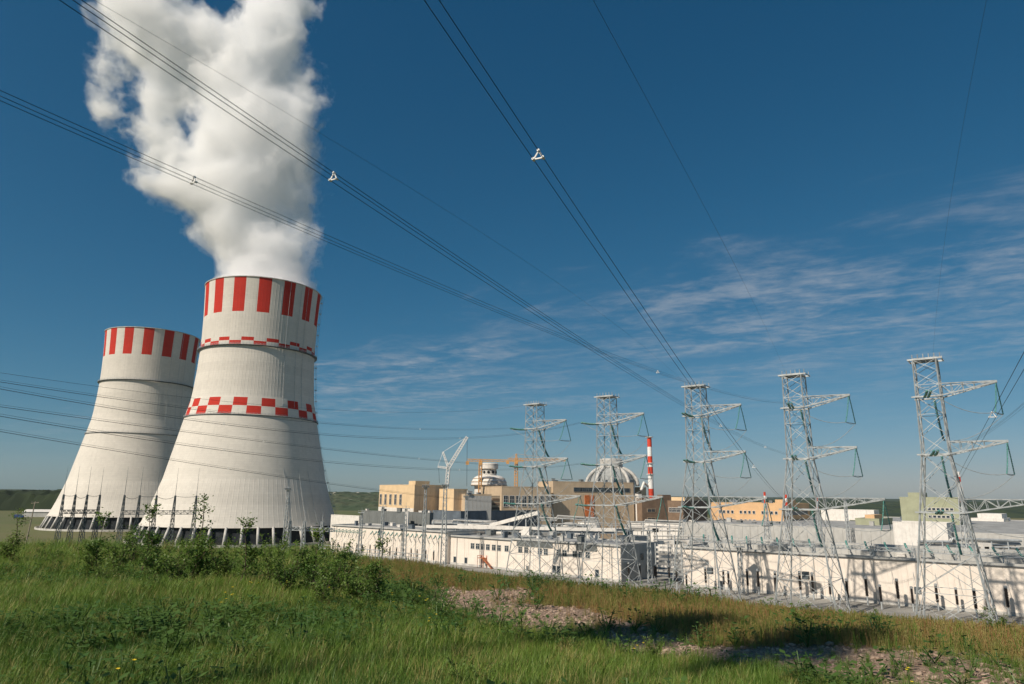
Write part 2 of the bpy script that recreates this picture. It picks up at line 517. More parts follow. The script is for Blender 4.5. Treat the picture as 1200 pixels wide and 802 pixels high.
def shell_material(name, checks):
    m = bpy.data.materials.new(name); m.use_nodes = True
    n, l = m.node_tree.nodes, m.node_tree.links; b = n['Principled BSDF']
    b.inputs['Roughness'].default_value = .85; b.inputs['Specular IOR Level'].default_value = .2
    t = n.new('ShaderNodeTexCoord'); co = t.outputs['Object']
    sp = n.new('ShaderNodeSeparateXYZ'); l.new(co, sp.inputs[0])
    ang = fmath(n, l, 'ARCTAN2', sp.outputs[1], sp.outputs[0]); z = sp.outputs[2]
    turns = fmath(n, l, 'MULTIPLY', ang, 15 / (2 * math.pi))
    fr = fmath(n, l, 'FRACT', fmath(n, l, 'ADD', turns, 100.0))
    sq = fmath(n, l, 'LESS_THAN', fr, .5); nsq = fmath(n, l, 'SUBTRACT', 1.0, sq)
    def band(z0, z1):
        return fmath(n, l, 'MULTIPLY', fmath(n, l, 'GREATER_THAN', z, z0), fmath(n, l, 'LESS_THAN', z, z1))
    red = fmath(n, l, 'MULTIPLY', band(147.5, 172), sq)
    for z0, z1, k in checks:
        red = fmath(n, l, 'ADD', red, fmath(n, l, 'MULTIPLY', band(z0, z1), nsq if k else sq))
    # casting lifts: thin darker joints and slightly uneven pours
    lift = fmath(n, l, 'DIVIDE', z, 1.5)
    lf = fmath(n, l, 'FRACT', lift)
    joint = fmath(n, l, 'LESS_THAN', lf, .07)
    cell = n.new('ShaderNodeCombineXYZ'); l.new(fmath(n, l, 'FLOOR', lift), cell.inputs[2])
    l.new(fmath(n, l, 'FLOOR', fmath(n, l, 'MULTIPLY', ang, 120 / (2 * math.pi))), cell.inputs[0])
    wn_ = n.new('ShaderNodeTexWhiteNoise'); l.new(cell.outputs[0], wn_.inputs[0])
    lw = n.new('ShaderNodeTexWhiteNoise'); lw.noise_dimensions = '1D'; l.new(fmath(n, l, 'FLOOR', fmath(n, l, 'DIVIDE', lift, 4)), lw.inputs['W'])
    nz = n.new('ShaderNodeTexNoise'); l.new(co, nz.inputs[0]); nz.inputs['Scale'].default_value = .045; nz.inputs['Detail'].default_value = 6
    mp = n.new('ShaderNodeMapping'); l.new(co, mp.inputs[0]); mp.inputs['Scale'].default_value = (.5, .5, .02)
    ns = n.new('ShaderNodeTexNoise'); l.new(mp.outputs[0], ns.inputs[0]); ns.inputs['Scale'].default_value = 1; ns.inputs['Detail'].default_value = 5
    v = fmath(n, l, 'ADD', .80, fmath(n, l, 'MULTIPLY', wn_.outputs['Value'], .06))
    v = fmath(n, l, 'ADD', v, fmath(n, l, 'MULTIPLY', lw.outputs['Value'], .07))
    v = fmath(n, l, 'ADD', v, fmath(n, l, 'MULTIPLY', nz.outputs[0], .20))
    v = fmath(n, l, 'SUBTRACT', v, fmath(n, l, 'MULTIPLY', joint, .10))
    v = fmath(n, l, 'SUBTRACT', v, fmath(n, l, 'MULTIPLY', remap(n, l, ns.outputs[0], .48, .78), .07))
    def tint(c):
        x = n.new('ShaderNodeMix'); x.data_type = 'RGBA'; x.blend_type = 'MULTIPLY'; x.inputs['Factor'].default_value = 1
        x.inputs[6].default_value = (*c, 1)
        cc = n.new('ShaderNodeCombineColor'); [l.new(v, cc.inputs[i]) for i in range(3)]
        l.new(cc.outputs[0], x.inputs[7]); return x.outputs[2]
    x = n.new('ShaderNodeMix'); x.data_type = 'RGBA'; l.new(red, x.inputs['Factor'])
    l.new(tint((.66, .615, .545)), x.inputs[6]); l.new(tint((.52, .038, .024)), x.inputs[7])
    l.new(x.outputs[2], b.inputs['Base Color'])
    return m


def ribbed_shell():
    nr = 120; prof_t = [0, .16, .2, .8, .84]      # flat between ribs, rib sides, rib top
    ts_, off = [], []
    for k in range(nr):
        for t, o in ((.0, 0), (.42, 0), (.46, .045), (.56, .045), (.60, 0)):
            ts_.append(2 * math.pi * (k + t) / nr); off.append(o)
    zs = list(np.linspace(10.5, 171, 90)); mb = MB(); vs = []; fs = []; n = len(ts_)
    for z in zs:
        r = tower_r(z); o_s = 1.0 if z < 168 else 0.0
        for t, o in zip(ts_, off): vs.append(((r + o * o_s) * math.cos(t), (r + o * o_s) * math.sin(t), z))
    for r, z in ((tower_r(171) - .9, 171.0), (tower_r(150) - .9, 150.0), (tower_r(100) - .9, 100.0), (tower_r(30) - .9, 30.0), (tower_r(10.5) - 1.1, 10.5)):
        for t in ts_: vs.append((r * math.cos(t), r * math.sin(t), z))
    m = len(zs) + 5
    for i in range(m - 1):
        for k in range(n): fs.append((i * n + k, i * n + (k + 1) % n, (i + 1) * n + (k + 1) % n, (i + 1) * n + k))
    for k in range(n): fs.append(((m - 1) * n + k, (m - 1) * n + (k + 1) % n, (k + 1) % n, k))
    mb.add(vs, fs)
    return mb


SHELL = ribbed_shell()
CH = [(125.6, 128.0, 0), (128.0, 130.4, 1), (79.6, 85.0, 0), (85.0, 90.4, 1)]
shell_a = SHELL.mesh('shell', shell_material('striped_checked_concrete', CH))
shell_b = SHELL.mesh('shell', shell_material('striped_concrete', []))
colb = MB(); NC = 44
r0, r1 = tower_r(10.5) - .4, tower_r(10.5) + 3.9
colb.add(*(lambda s: (s.v, s.f))(MB().bar((r1, 0, 0), (r0, 0, 10.9), 1.3, 8, 1.05)))
col_me = colb.mesh('column', M['conc'], True)


def ring_mesh(z):
    r = tower_r(z); mb = MB()
    mb.lathe([(r + .3, z - .5), (r + 1.7, z - .1), (r + 1.7, z + .15), (r + .3, z + .15), (r + .3, z - .5)], 120, cap=False)
    return mb


def rail_mesh(z):
    r = tower_r(z) + 1.6; mb = MB()
    for h in (.6, 1.2): mb.lathe([(r - .06, z + h), (r + .06, z + h), (r + .06, z + h + .1), (r - .06, z + h + .1), (r - .06, z + h)], 120, cap=False)
    for k in range(120):
        t = 2 * math.pi * k / 120; mb.bar((r * math.cos(t), r * math.sin(t), z + .15), (r * math.cos(t), r * math.sin(t), z + 1.25), .12)
    return mb


def build_tower(loc, label, shell_me, phase, ladder_az):
    root = thing('cooling_tower', label, 'cooling tower', loc)
    sh = inst('shell', shell_me, root, rot=(0, 0, phase))
    for k in range(NC):
        inst('column', col_me, root, rot=(0, 0, 2 * math.pi * (k + .5) / NC))
    for z in (79.0, 125.0):
        w = ring_mesh(z).build('ring_walkway', M['galv_dark'], root)
        rail_mesh(z).build('railing', M['galv'], w)
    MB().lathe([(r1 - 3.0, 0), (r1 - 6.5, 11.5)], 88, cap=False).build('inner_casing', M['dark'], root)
    MB().lathe([(r1 + 3.4, 0), (r1 + 3.4, 1.5), (r1 + 2.8, 1.5), (r1 + 2.8, 0)], 88, cap=False).build('basin_wall', M['conc'], root)
    MB().lathe([(tower_r(171) - .8, 171.02), (tower_r(171) + .55, 171.02), (tower_r(171) + .55, 171.5), (tower_r(171) - .8, 171.5), (tower_r(171) - .8, 171.02)], 120, cap=False).build('rim', M['conc'], root)
    lad = MB()
    a = ladder_az; rad = lambda z: tower_r(z) + 1.0
    d = Vector((math.cos(a), math.sin(a), 0)); tvec = Vector((-math.sin(a), math.cos(a), 0))
    zz = np.linspace(12, 172, 60)
    for s in (-.45, .45): lad.path([d * rad(z) + tvec * s + Vector((0, 0, z)) for z in zz], .09, 4)
    for s in (-.5, 0, .5): lad.path([d * (rad(z) + .85) + tvec * s + Vector((0, 0, z)) for z in zz], .06, 4)
    for z in np.arange(12, 172, 1.0): lad.bar(d * rad(z) + tvec * -.45 + Vector((0, 0, z)), d * rad(z) + tvec * .45 + Vector((0, 0, z)), .09)
    for z in np.arange(14, 172, 8.0):
        p = d * (rad(z) + .2) + Vector((0, 0, z)); e = tvec * .9 + d * .9
        lad.box((p.x - .6, p.y - .6, z), (p.x + .6, p.y + .6, z + .5))
    lad.build('ladder', M['galv'], root)
    for da in (.62, .78, 1.0):                     # lightning conductors and pipes down the shell
        aa = ladder_az - da
        dd = Vector((math.cos(aa), math.sin(aa), 0))
        MB().path([dd * (tower_r(z) + .55) + Vector((0, 0, z)) for z in zz], .10, 5).build('downpipe', M['galv'], root)
    return root


def view_az(loc):
    return math.atan2(-loc.y, -loc.x)       # direction from the tower to the camera


va, vb = view_az(TOWER_A), view_az(TOWER_B)
step = 2 * math.pi / 15
tower_a = build_tower(TOWER_A, 'steaming pale ribbed cooling tower with red stripes and two red checkered bands', shell_a, va - step * .25 + R(0), va + R(82))
tower_b = build_tower(TOWER_B, 'pale cooling tower with red rim stripes only, standing behind the steaming one', shell_b, vb - step * .25 - R(6), vb + R(82))


# ------------------------------------------------------------------ steam
def build_steam():
    import openvdb
    vox = 1.0
    x0, x1, y0, y1, z0, z1 = -330.0, -100.0, 410.0, 545.0, 160.0, 445.0
    shp = tuple(int((b - a) / vox) for a, b in ((x0, x1), (y0, y1), (z0, z1)))
    X = (x0 + vox * np.arange(shp[0], dtype=np.float32))[:, None, None]
    Y = (y0 + vox * np.arange(shp[1], dtype=np.float32))[None, :, None]
    Zv = (z0 + vox * np.arange(shp[2], dtype=np.float32)); Z = Zv[None, None, :]
    rg = np.random.default_rng(21)

    def fbm(cell, octs, billow=False, gain=.5):
        out = np.zeros(shp, np.float32); amp = 1.0; tot = 0
        for o in range(octs):
            c = tuple(max(2, int(n * vox / (cell / 2 ** o))) for n in shp)
            nz = lattice_noise(shp, c, rg) - .5
            if billow: nz = .5 - np.abs(nz) * 2.4
            out += nz * amp; tot += amp; amp *= gain
        return out / tot

    def line(spec):
        zs, xs_, rs, ys_ = [], [], [], []
        for py, pc, pr, Yd in spec:
            p = at(pc, py, Yd); q = at(pc + pr, py, Yd)
            zs.append(p.z); xs_.append(p.x); rs.append((q - p).length); ys_.append(Yd)
        o = np.argsort(zs)
        f = lambda a: np.interp(Zv, np.array(zs)[o], np.array(a)[o]).astype(np.float32)[None, None, :]
        return f(xs_), f(ys_), f(rs)

    cen = TOWER_A.y
    main = line([(345, 307, 59, cen), (325, 308, 60, cen), (300, 299, 66, cen), (270, 288, 74, cen + 2), (235, 282, 88, cen + 4), (190, 285, 92, cen + 4), (150, 298, 90, cen + 4), (110, 306, 82, cen + 4), (70, 305, 66, cen + 6), (35, 312, 54, cen + 6), (10, 320, 46, cen + 8), (-40, 332, 48, cen + 8)])
    left = line([(270, 246, 40, cen), (225, 238, 52, cen - 3), (170, 222, 74, cen - 4), (120, 200, 92, cen - 5), (70, 168, 98, cen - 6), (20, 145, 92, cen - 8), (-50, 130, 88, cen - 8)])
    warp = fbm(46, 3); warp2 = fbm(46, 3)
    rise = np.clip((Z - 172) / 60, 0, 1); Xw = X + warp * 38 * rise; Yw = Y + warp2 * 38 * rise
    def tube(t, flat):
        cx, cyy, r = t
        return 1 - np.sqrt(((Xw - cx) / r) ** 2 + ((Yw - cyy) / (r * flat)) ** 2)
    zmask = np.clip((Z - 161) / 3, 0, 1)
    bil1 = fbm(34, 6, True, .70); soft = fbm(60, 5, False, .62)
    up = np.clip((Zv - 190) / 180, 0, 1)[None, None, :]
    amp = .30 + .55 * up
    dm = tube(main, .8) * 1.0 - .10 * up + (bil1 - .2) * (.95 + .75 * up) + soft * (.25 + 1.0 * up)
    lin = np.clip((Z - 205) / 30, 0, 1)
    dl = tube(left, .6) * .95 + (bil1 - .22) * 1.6 + soft * 3.0 - .11 - .06 * up - (1 - lin) * 2
    # near the mouth the steam fills the rim and no more
    mouth = np.clip((Z - 168) / 14, 0, 1)
    rim = np.sqrt((X - TOWER_A.x) ** 2 + (Y - TOWER_A.y) ** 2)
    dm = dm * mouth + (1 - mouth) * np.clip((37.4 - rim) / 5, -1, .6)
    field = np.maximum(dm, dl)
    # keep the sides and bottom closed
    for ax in range(3):
        sl = [slice(None)] * 3
        for i in (0, -1): sl[ax] = i; field[tuple(sl)] = -1
    field = np.ascontiguousarray(field.astype(np.float32))
    root = None
    for k, (iso, dens, nm) in enumerate(((.0, .012, 'steam_plume'), (.11, .038, 'steam_body'), (.32, .085, 'steam_core'))):
        g = openvdb.FloatGrid(); g.background = -1.0
        g.copyFromArray(field)
        pts, quads = g.convertToQuads(isovalue=iso)
        pts = pts * vox + np.array([x0, y0, z0])
        me = bpy.data.meshes.new(nm)
        me.vertices.add(len(pts)); me.vertices.foreach_set('co', pts.astype(np.float32).ravel())
        me.loops.add(quads.size); me.loops.foreach_set('vertex_index', quads[:, ::-1].astype(np.int32).ravel())
        me.polygons.add(len(quads)); me.polygons.foreach_set('loop_start', np.arange(0, quads.size, 4, dtype=np.int32))
        me.update(calc_edges=True); me.validate()
        m = bpy.data.materials.new(nm); m.use_nodes = True; n, l = m.node_tree.nodes, m.node_tree.links
        n.remove(n['Principled BSDF'])
        pv = n.new('ShaderNodeVolumePrincipled'); pv.inputs['Color'].default_value = (1.0, 1.0, 1.0, 1)
        pv.inputs['Density'].default_value = dens; pv.inputs['Anisotropy'].default_value = 0.0
        l.new(pv.outputs[0], n['Material Output'].inputs['Volume'])
        me.materials.append(m)
        o = bpy.data.objects.new(nm, me); COL.objects.link(o); o['kind'] = 'stuff'
        if root is None:
            root = tag(o, 'billowing white steam rising from the front cooling tower', 'steam')
        else: o.parent = root
        print(nm, len(quads))


build_steam()

# ------------------------------------------------------------------ power pylons
PYL = [Vector((106.8, 173.0, 0)), Vector((82.9, 197.8, 0)), Vector((60.0, 220.5, 0)), Vector((34.6, 246.3, 0)), Vector((9.4, 270.0, 0))]
ARM = Vector((.80, -.60, 0)); PHI = math.atan2(ARM.y, ARM.x)
ZT, ZM = 66.0, 42.0


def half(z):
    return float(np.interp(z, [0, 28, 42, 66], [8.0, 4.6, 2.9, 2.55]))


LV = [0, 9.5, 18.5, 28, 35, 42, 47, 52, 56.5, 59.5, 63, 66]


def corner(sx, sy, z):
    h = half(z); return Vector((sx * h, sy * h, z))


def leg_mesh(sx, sy):
    mb = MB()
    for a, b in zip(LV[:-1], LV[1:]):
        mb.bar(corner(sx, sy, a), corner(sx, sy, b), .33 if a < 42 else .26)
    mb.box((sx * 8 - .7, sy * 8 - .7, -.2), (sx * 8 + .7, sy * 8 + .7, .6))
    return mb.mesh('leg', M['galv'])


def face_mesh(k):
    """bracing of one face"""
    mb = MB(); cs = [(1, 1), (-1, 1), (-1, -1), (1, -1)]
    a, b = cs[k], cs[(k + 1) % 4]
    for i, (z0, z1) in enumerate(zip(LV[:-1], LV[1:])):
        w = .13 if z0 < 40 else .115
        A0, B0, A1, B1 = corner(*a, z0), corner(*b, z0), corner(*a, z1), corner(*b, z1)
        if z0 < 28:
            mid0 = A0.lerp(B0, .5); mid1 = A1.lerp(B1, .5); x = (A0 + B1) / 2 * .5 + (B0 + A1) / 2 * .5
            mb.bar(A0, B1, w); mb.bar(B0, A1, w)
            mb.bar(A0.lerp(B1, .25), A0.lerp(A1, .5), w * .7); mb.bar(B0.lerp(A1, .25), B0.lerp(B1, .5), w * .7)
            mb.bar(A0.lerp(B1, .75), B0.lerp(B1, .5), w * .7); mb.bar(B0.lerp(A1, .75), A0.lerp(A1, .5), w * .7)
        else:
            mb.bar(A0, B1, w); mb.bar(B0, A1, w)
        if i % 2 == 0 or z1 in (28, 42, 59.5, 56.5, 66): mb.bar(A1, B1, w)
    return mb.mesh('bracing', M['galv'])


def arm_mesh(z, L, depth, w=.155):
    mb = MB(); h = half(z); tip = Vector((L, 0, z + depth * .9))
    for sy in (-1, 1):
        lo, hi = Vector((h, sy * h, z)), Vector((half(z + depth), sy * half(z + depth), z + depth))
        t = tip + Vector((0, sy * .35, 0))
        mb.bar(lo, t, w * 1.9); mb.bar(hi, t + Vector((0, 0, .3)), w * 1.4)
        n = max(5, int(L / 2.6))
        for i in range(n):
            a, b = i / n, (i + 1) / n
            P0, P1 = lo.lerp(t, a), lo.lerp(t, b); Q0, Q1 = hi.lerp(t, a), hi.lerp(t, b)
            mb.bar(P0 if i % 2 else Q0, Q1 if i % 2 else P1, w * .8); mb.bar(P1, Q1, w * .7)
    loA, loB = Vector((h, -h, z)), Vector((h, h, z)); n = max(5, int(L / 2.6))
    hiA, hiB = Vector((half(z + depth), -half(z + depth), z + depth)), Vector((half(z + depth), half(z + depth), z + depth))
    for A, B in ((loA, loB), (hiA, hiB)):
        for i in range(n):
            a, b = i / n, (i + 1) / n
            ta, tb = tip + Vector((0, -.35, 0)), tip + Vector((0, .35, 0))
            mb.bar(A.lerp(ta, a) if i % 2 else B.lerp(tb, a), B.lerp(tb, b) if i % 2 else A.lerp(ta, b), w * .75)
            mb.bar(A.lerp(ta, b), B.lerp(tb, b), w * .6)
    # the short stub on the line side, and the working walkway under the root
    mb.box((-h - 1.0, -h - .5, z - .25), (h + .2, -h + .3, z + .12)); mb.box((-h - 1.0, h - .3, z - .25), (h + .2, h + .5, z + .12))
    return mb.mesh('crossarm', M['galv'])


def top_mesh():
    mb = MB(); h = half(ZT)
    for sy in (-1, 1):
        mb.box((-h - 1.2, sy * h - .2, ZT - .1), (h + 1.4, sy * h + .2, ZT + .3))
        for x in np.linspace(-h, h + 1.0, 6): mb.bar((x, sy * h, ZT + .3), (x, sy * h, ZT + 1.4), .16)
    for x in np.linspace(-h - 1.0, h + 1.2, 7): mb.box((x - .15, -h, ZT - .05), (x + .15, h, ZT + .25))
    mb.box((-h, -h, ZT + .36), (h, h, ZT + .42))
    return mb.mesh('top_beam', M['galv'])


def string_mesh(pts, r=.28, nd=None):
    """a string of glass discs along a polyline"""
    pts = [Vector(p) for p in pts]; seg = [(b - a).length for a, b in zip(pts[:-1], pts[1:])]; L = sum(seg)
    n = nd or int(L / .42); path = []; rad = []
    def pos(s):
        for (a, b), d in zip(zip(pts[:-1], pts[1:]), seg):
            if s <= d: return a.lerp(b, s / d)
            s -= d
        return pts[-1]
    for i in range(n):
        s = L * i / n; d = L / n
        for t, rr in ((.05, .08), (.15, r), (.5, r * .72), (.9, .08)): path.append(pos(s + t * d)); rad.append(rr)
    return MB().path(path, rad, 6)


leg_me = [leg_mesh(sx, sy) for sx, sy in ((1, 1), (-1, 1), (-1, -1), (1, -1))]
face_me = [face_mesh(k) for k in range(4)]
ARMS = [(56.5, 14.5, 3.0), (42.0, 15.0, 3.0), (28.0, 20.5, 3.2)]
arm_me = [arm_mesh(*a) for a in ARMS]
top_me = top_mesh()
inv = Matrix.Rotation(-PHI, 3, 'Z')
nrm_l = inv @ Vector((.66, .75, 0))                 # towards the plant, in pylon space


def hang(p, q, sag, n=8):
    p, q = Vector(p), Vector(q)
    return [p.lerp(q, i / n) - Vector((0, 0, sag * 4 * (i / n) * (1 - i / n))) for i in range(n + 1)]


string_in = {}
for z, L, dz in ARMS:
    for s in (-1, 1):
        P = Vector((half(z) * .3, s * .35 + half(z) * .6, z - .3)); Q = P + nrm_l * 6.2 + Vector((0, 0, -10.2))
        string_in[(z, s)] = (string_mesh(hang(P, Q, 1.2), .30).mesh('insulator_string', M['teal'], True), Q)
vee = {}
for z, L, dz in ARMS:
    tip = Vector((L, 0, z + dz * .85))
    for s in (-1, 1):
        Q = Vector((L - .5 + s * .7, s * 3.0, z - 5.0)); P = tip + Vector((-.3, s * .3, 0))
        vee[(z, s)] = (string_mesh(hang(P, Q, -.25 * s if s > 0 else .9), .2).mesh('insulator_string', M['teal'], True), Q)

LINE_DIR = [Vector((-.42, -.9, .10)), Vector((-.45, -.89, .10)), Vector((-.62, -.78, .06)), Vector((-.93, -.36, .03)), Vector((-.95, -.3, .03))]
PL_LABEL = ['nearest lattice pylon beside the picture\'s edge, its middle arm crossed by conductors',
            'lattice power pylon standing between the ochre building and the white annex',
            'lattice power pylon at the left end of the long second white hall',
            'lattice power pylon standing in front of the ribbed white dome',
            'farthest lattice power pylon, in front of the small-windowed white hall']
STR_END = []
pyl_roots = []
for i, (loc, lab) in enumerate(zip(PYL, PL_LABEL)):
    root = thing('power_pylon', lab, 'pylon', loc, PHI, 'row of power pylons before the white halls'); pyl_roots.append(root)
    for me in leg_me: inst('leg', me, root)
    for me in face_me: inst('bracing', me, root)
    for me in arm_me: inst('crossarm', me, root)
    inst('top_beam', top_me, root)
    rot = Matrix.Rotation(PHI, 3, 'Z'); ends = {}
    for z, L, dz in ARMS:
        for s in (-1, 1):
            inst('insulator_string', string_in[(z, s)][0], root)
            inst('insulator_string', vee[(z, s)][0], root)
        # tension strings towards the line
        dl = inv @ LINE_DIR[i].normalized(); base = Vector((-half(z) * .2, -half(z) * .9, z - .2)) if i < 3 else Vector((-half(z), -half(z) * .6, z - .1))
        e = base + dl * 7.0
        for s in (-1, 1):
            sd = dl.cross(Vector((0, 0, 1))).normalized() * .4 * s
            string_mesh(hang(base + sd, e + sd, .25), .33 if i < 3 else .42).build('insulator_string', M['teal'], root, True)
        ends[z] = Vector(loc) + rot @ e
        # jumper loop from the line side, by the V string, to the plant side
        jm = MB()
        va_, vb_ = vee[(z, -1)][1], vee[(z, 1)][1]
        jm.path(hang(e, va_, 2.0) + [va_.lerp(vb_, .5) - Vector((0, 0, .3))] + hang(vb_, string_in[(z, 1)][1], 2.0), .07, 4)
        jm.bar(va_, vb_, .14)
        jm.build('jumper', M['galv'], root)
    STR_END.append(ends)

# ------------------------------------------------------------------ overhead conductors: three-wire bundles
def spacer(mb, c, d, r):
    a = d.cross(Vector((0, 0, 1))).normalized(); b = a.cross(d).normalized()
    k = [c + (a * math.cos(t) + b * math.sin(t)) * r for t in (R(90), R(210), R(330))]
    for i in range(3): mb.bar(k[i], k[(i + 1) % 3], .045)
    for p in k: mb.bar(p - d * .07, p + d * .07, .075, 6)


def conductor(name, label, P, S, Mpx, ext=1.35, wires=3, r=.013, rb=.21, sp=(1.0,), group='overhead conductors'):
    """P pylon end, S a known point near the camera, Mpx a pixel the wire crosses on its way"""
    P, S = Vector(P), Vector(S)
    rr = ray(*Mpx); k = rr.x / rr.y
    dx, dy = S.x - P.x, S.y - P.y
    t = (k * P.y - P.x) / (dx - k * dy)
    zm = CAM_H + rr.z / rr.y * (P.y + t * dy)
    A = np.array([[t, t * t], [1, 1]]); c = np.linalg.solve(A, np.array([zm - P.z, S.z - P.z]))
    f = lambda u: Vector((P.x + dx * u, P.y + dy * u, P.z + c[0] * u + c[1] * u * u))
    root = thing(name, label, 'power line', f(0), group=group)
    inv_ = -f(0)
    us = np.concatenate([np.linspace(0, .6, 22), np.linspace(.6, ext, 40)[1:]])
    pts = [f(u) for u in us]
    for w in range(wires):
        th = R(90 + 120 * w)
        seq = []
        for j, p in enumerate(pts):
            d = (pts[min(j + 1, len(pts) - 1)] - pts[max(j - 1, 0)]).normalized()
            a = d.cross(Vector((0, 0, 1))).normalized(); b = a.cross(d)
            o = (a * math.cos(th) + b * math.sin(th)) * (rb if wires > 1 else 0)
            seq.append(p + o + inv_)
        MB().path(seq, r, 5).build('wire', M['wire'], root)
    if wires > 1:
        for u in sp:
            p = f(u); d = (f(u + .01) - f(u - .01)).normalized(); mb = MB(); spacer(mb, p + inv_, d, rb); mb.build('spacer', M['cranew'], root)
    return root


E2, E1, E3, E4, E5 = STR_END[1], STR_END[0], STR_END[2], STR_END[3], STR_END[4]
conductor('conductor_bundle', 'triple conductor crossing the lower half of the steam plume', E2[56.5], at(227, 212, 31), (668, 398), 1.6, sp=(1.0, .62))
conductor('conductor_bundle', 'triple conductor crossing the upper steam, with a spacer just off its edge', E2[42.0], at(391, 208, 27), (751, 444), 1.7, sp=(1.0, .55, .3))
conductor('conductor_bundle', 'steep triple conductor coming from the top middle of the sky', E2[28.0], at(631, 183, 22), (800, 432), 1.6, sp=(1.0, .6))
conductor('conductor_bundle', 'triple conductor leaving by the edge beside the nearest pylon, steepest there', E1[28.0], at(1163, 487, 44), (1120, 566), 1.5, sp=(1.0,))
conductor('conductor_bundle', 'triple conductor behind the upper arm of the nearest pylon', E1[42.0], at(1200, 474, 90), (1160, 505), 1.3, sp=(.5,))
conductor('conductor_bundle', 'lowest of the conductors crossing both cooling towers', E5[28.0], at(0, 505, 105), (240, 545), 1.15, r=.02, sp=(.4, .75))
conductor('conductor_bundle', 'conductor from the farthest pylon passing under the white crane tip', E5[42.0], at(0, 476, 105), (380, 526), 1.15, r=.02, sp=(.35, .7))
conductor('conductor_bundle', 'upper conductor of the farthest pylon, crossing both towers above mid height', E5[56.5], at(0, 447, 105), (380, 496), 1.15, r=.02, sp=(.35, .75))
conductor('conductor_bundle', 'upper conductor of the pylon before the ribbed dome', E4[56.5], at(0, 455, 95), (375, 509), 1.15, r=.02, sp=(.4, .8))
conductor('conductor_bundle', 'middle conductor of the pylon before the ribbed dome', E4[42.0], at(0, 487, 95), (378, 541), 1.15, r=.02, sp=(.4, .8))
conductor('ground_wire', 'thin single ground wire from the top of the pylon by the ochre building', PYL[1] + Vector((-2, 0, ZT)), at(695, 0, 30), (840, 270), 1.2, wires=1, r=.012)
conductor('ground_wire', 'thin single ground wire from the top of the nearest pylon', PYL[0] + Vector((2, 0, ZT)), at(1156, 0, 45), (1128, 150), 1.2, wires=1, r=.012)
conductor('ground_wire', 'thin single ground wire over the steam top towards the second hall pylon', PYL[2] + Vector((-2, 0, ZT)), at(110, 0, 40), (560, 270), 1.2, wires=1, r=.012)
conductor('ground_wire', 'thin ground wire reaching the top of the farthest pylon', PYL[4] + Vector((-3, 0, ZT)), at(0, 437, 110), (380, 480), 1.15, wires=1, r=.025)

# ------------------------------------------------------------------ buildings of the plant, all square to one another
UA = Vector((.75, -.661, 0)).normalized(); NA = Vector((-UA.y, UA.x, 0)); RZ = math.atan2(UA.y, UA.x)


def block_dims(px, py, D, pxl, pxr, UA, NA):
    C = at(px, py, D)
    def kk(p): r = ray(p, py); return r.x / r.y
    kl, kr = kk(pxl), kk(pxr)
    a = (C.x - kl * C.y) / (UA.x - kl * UA.y); b = (kr * C.y - C.x) / (NA.x - kr * NA.y)
    return C, a, b


def block(name, label, cat, px, py, D, pxl, pxr, wall, roof='roof', base=0.0, group=None, parapet=.8, amin=None, bmin=None, h=None, u=None):
    U = UA if u is None else Vector((*u, 0)).normalized(); N_ = Vector((-U.y, U.x, 0))
    C, a, b = block_dims(px, py, D, pxl, pxr, U, N_)
    if amin: a = amin
    if bmin: b = bmin
    hh = (h or C.z) - base
    root = thing(name, label, cat, (C.x, C.y, base), math.atan2(U.y, U.x), group)
    MB().box((-a, 0, -.5), (0, b, hh - parapet * .5)).build('wall', M[wall], root)
    rb = MB().box((-a + .35, .35, hh - parapet * .5), (-.35, b - .35, hh - parapet * .5 + .05)); r = rb.build('roof', M[roof], root)
    pb = MB(); t = .3; e = .06
    for (x0, y0, x1, y1) in ((-a - e, -e, e, t), (-a - e, b - t, e, b + e), (-a - e, t, -a + t, b - t), (-t, t, e, b - t)):
        pb.box((x0, y0, hh - parapet * .62), (x1, y1, hh))
    pb.build('parapet', M[wall], root)
    return root, a, b, hh


WIN = {}


def window_mesh(w, h, frame='white2'):
    k = (round(w, 2), round(h, 2), frame)
    if k not in WIN:
        f = MB(); t = min(.22, w * .12)
        f.box((-w / 2 - t, -.10, -t), (w / 2 + t, .02, 0)); f.box((-w / 2 - t, -.10, h), (w / 2 + t, .02, h + t))
        f.box((-w / 2 - t, -.10, 0), (-w / 2, .02, h)); f.box((w / 2, -.10, 0), (w / 2 + t, .02, h))
        if w > 1.6: f.box((-.07, -.08, 0), (.07, .01, h)); f.box((-w / 2, -.075, h * .62), (w / 2, .01, h * .62 + .12))
        p = MB().box((-w / 2, -.05, 0), (w / 2, .01, h))
        WIN[k] = (f.mesh('window', M[frame]), p.mesh('pane', M['glass']))
    return WIN[k]


def win(root, face, s, z, w, h, frame='white2', a=0, b=0):
    """face 'f': the sunlit face (s metres from the near corner); 'r': the other one"""
    fm_, pm = window_mesh(w, h, frame)
    loc, rot = ((-s, -.16, z), 0) if face == 'f' else ((.16, s, z), R(90))
    o = inst('window', fm_, root, loc, (0, 0, rot)); inst('pane', pm, o)


def seams(root, face, L, n, z0, z1, m='white', gap=.10, th=.14, name='panel'):
    """cladding panels with open joints, proud of the wall"""
    w = L / n
    me = MB().box((gap / 2, -th, z0), (w - gap / 2, -.02, z1)).mesh(name, M[m])
    for i in range(n):
        if face == 'f': inst(name, me, root, (-(i + 1) * w, 0, 0))
        else: inst(name, me, root, (0, i * w, 0), (0, 0, R(90)))


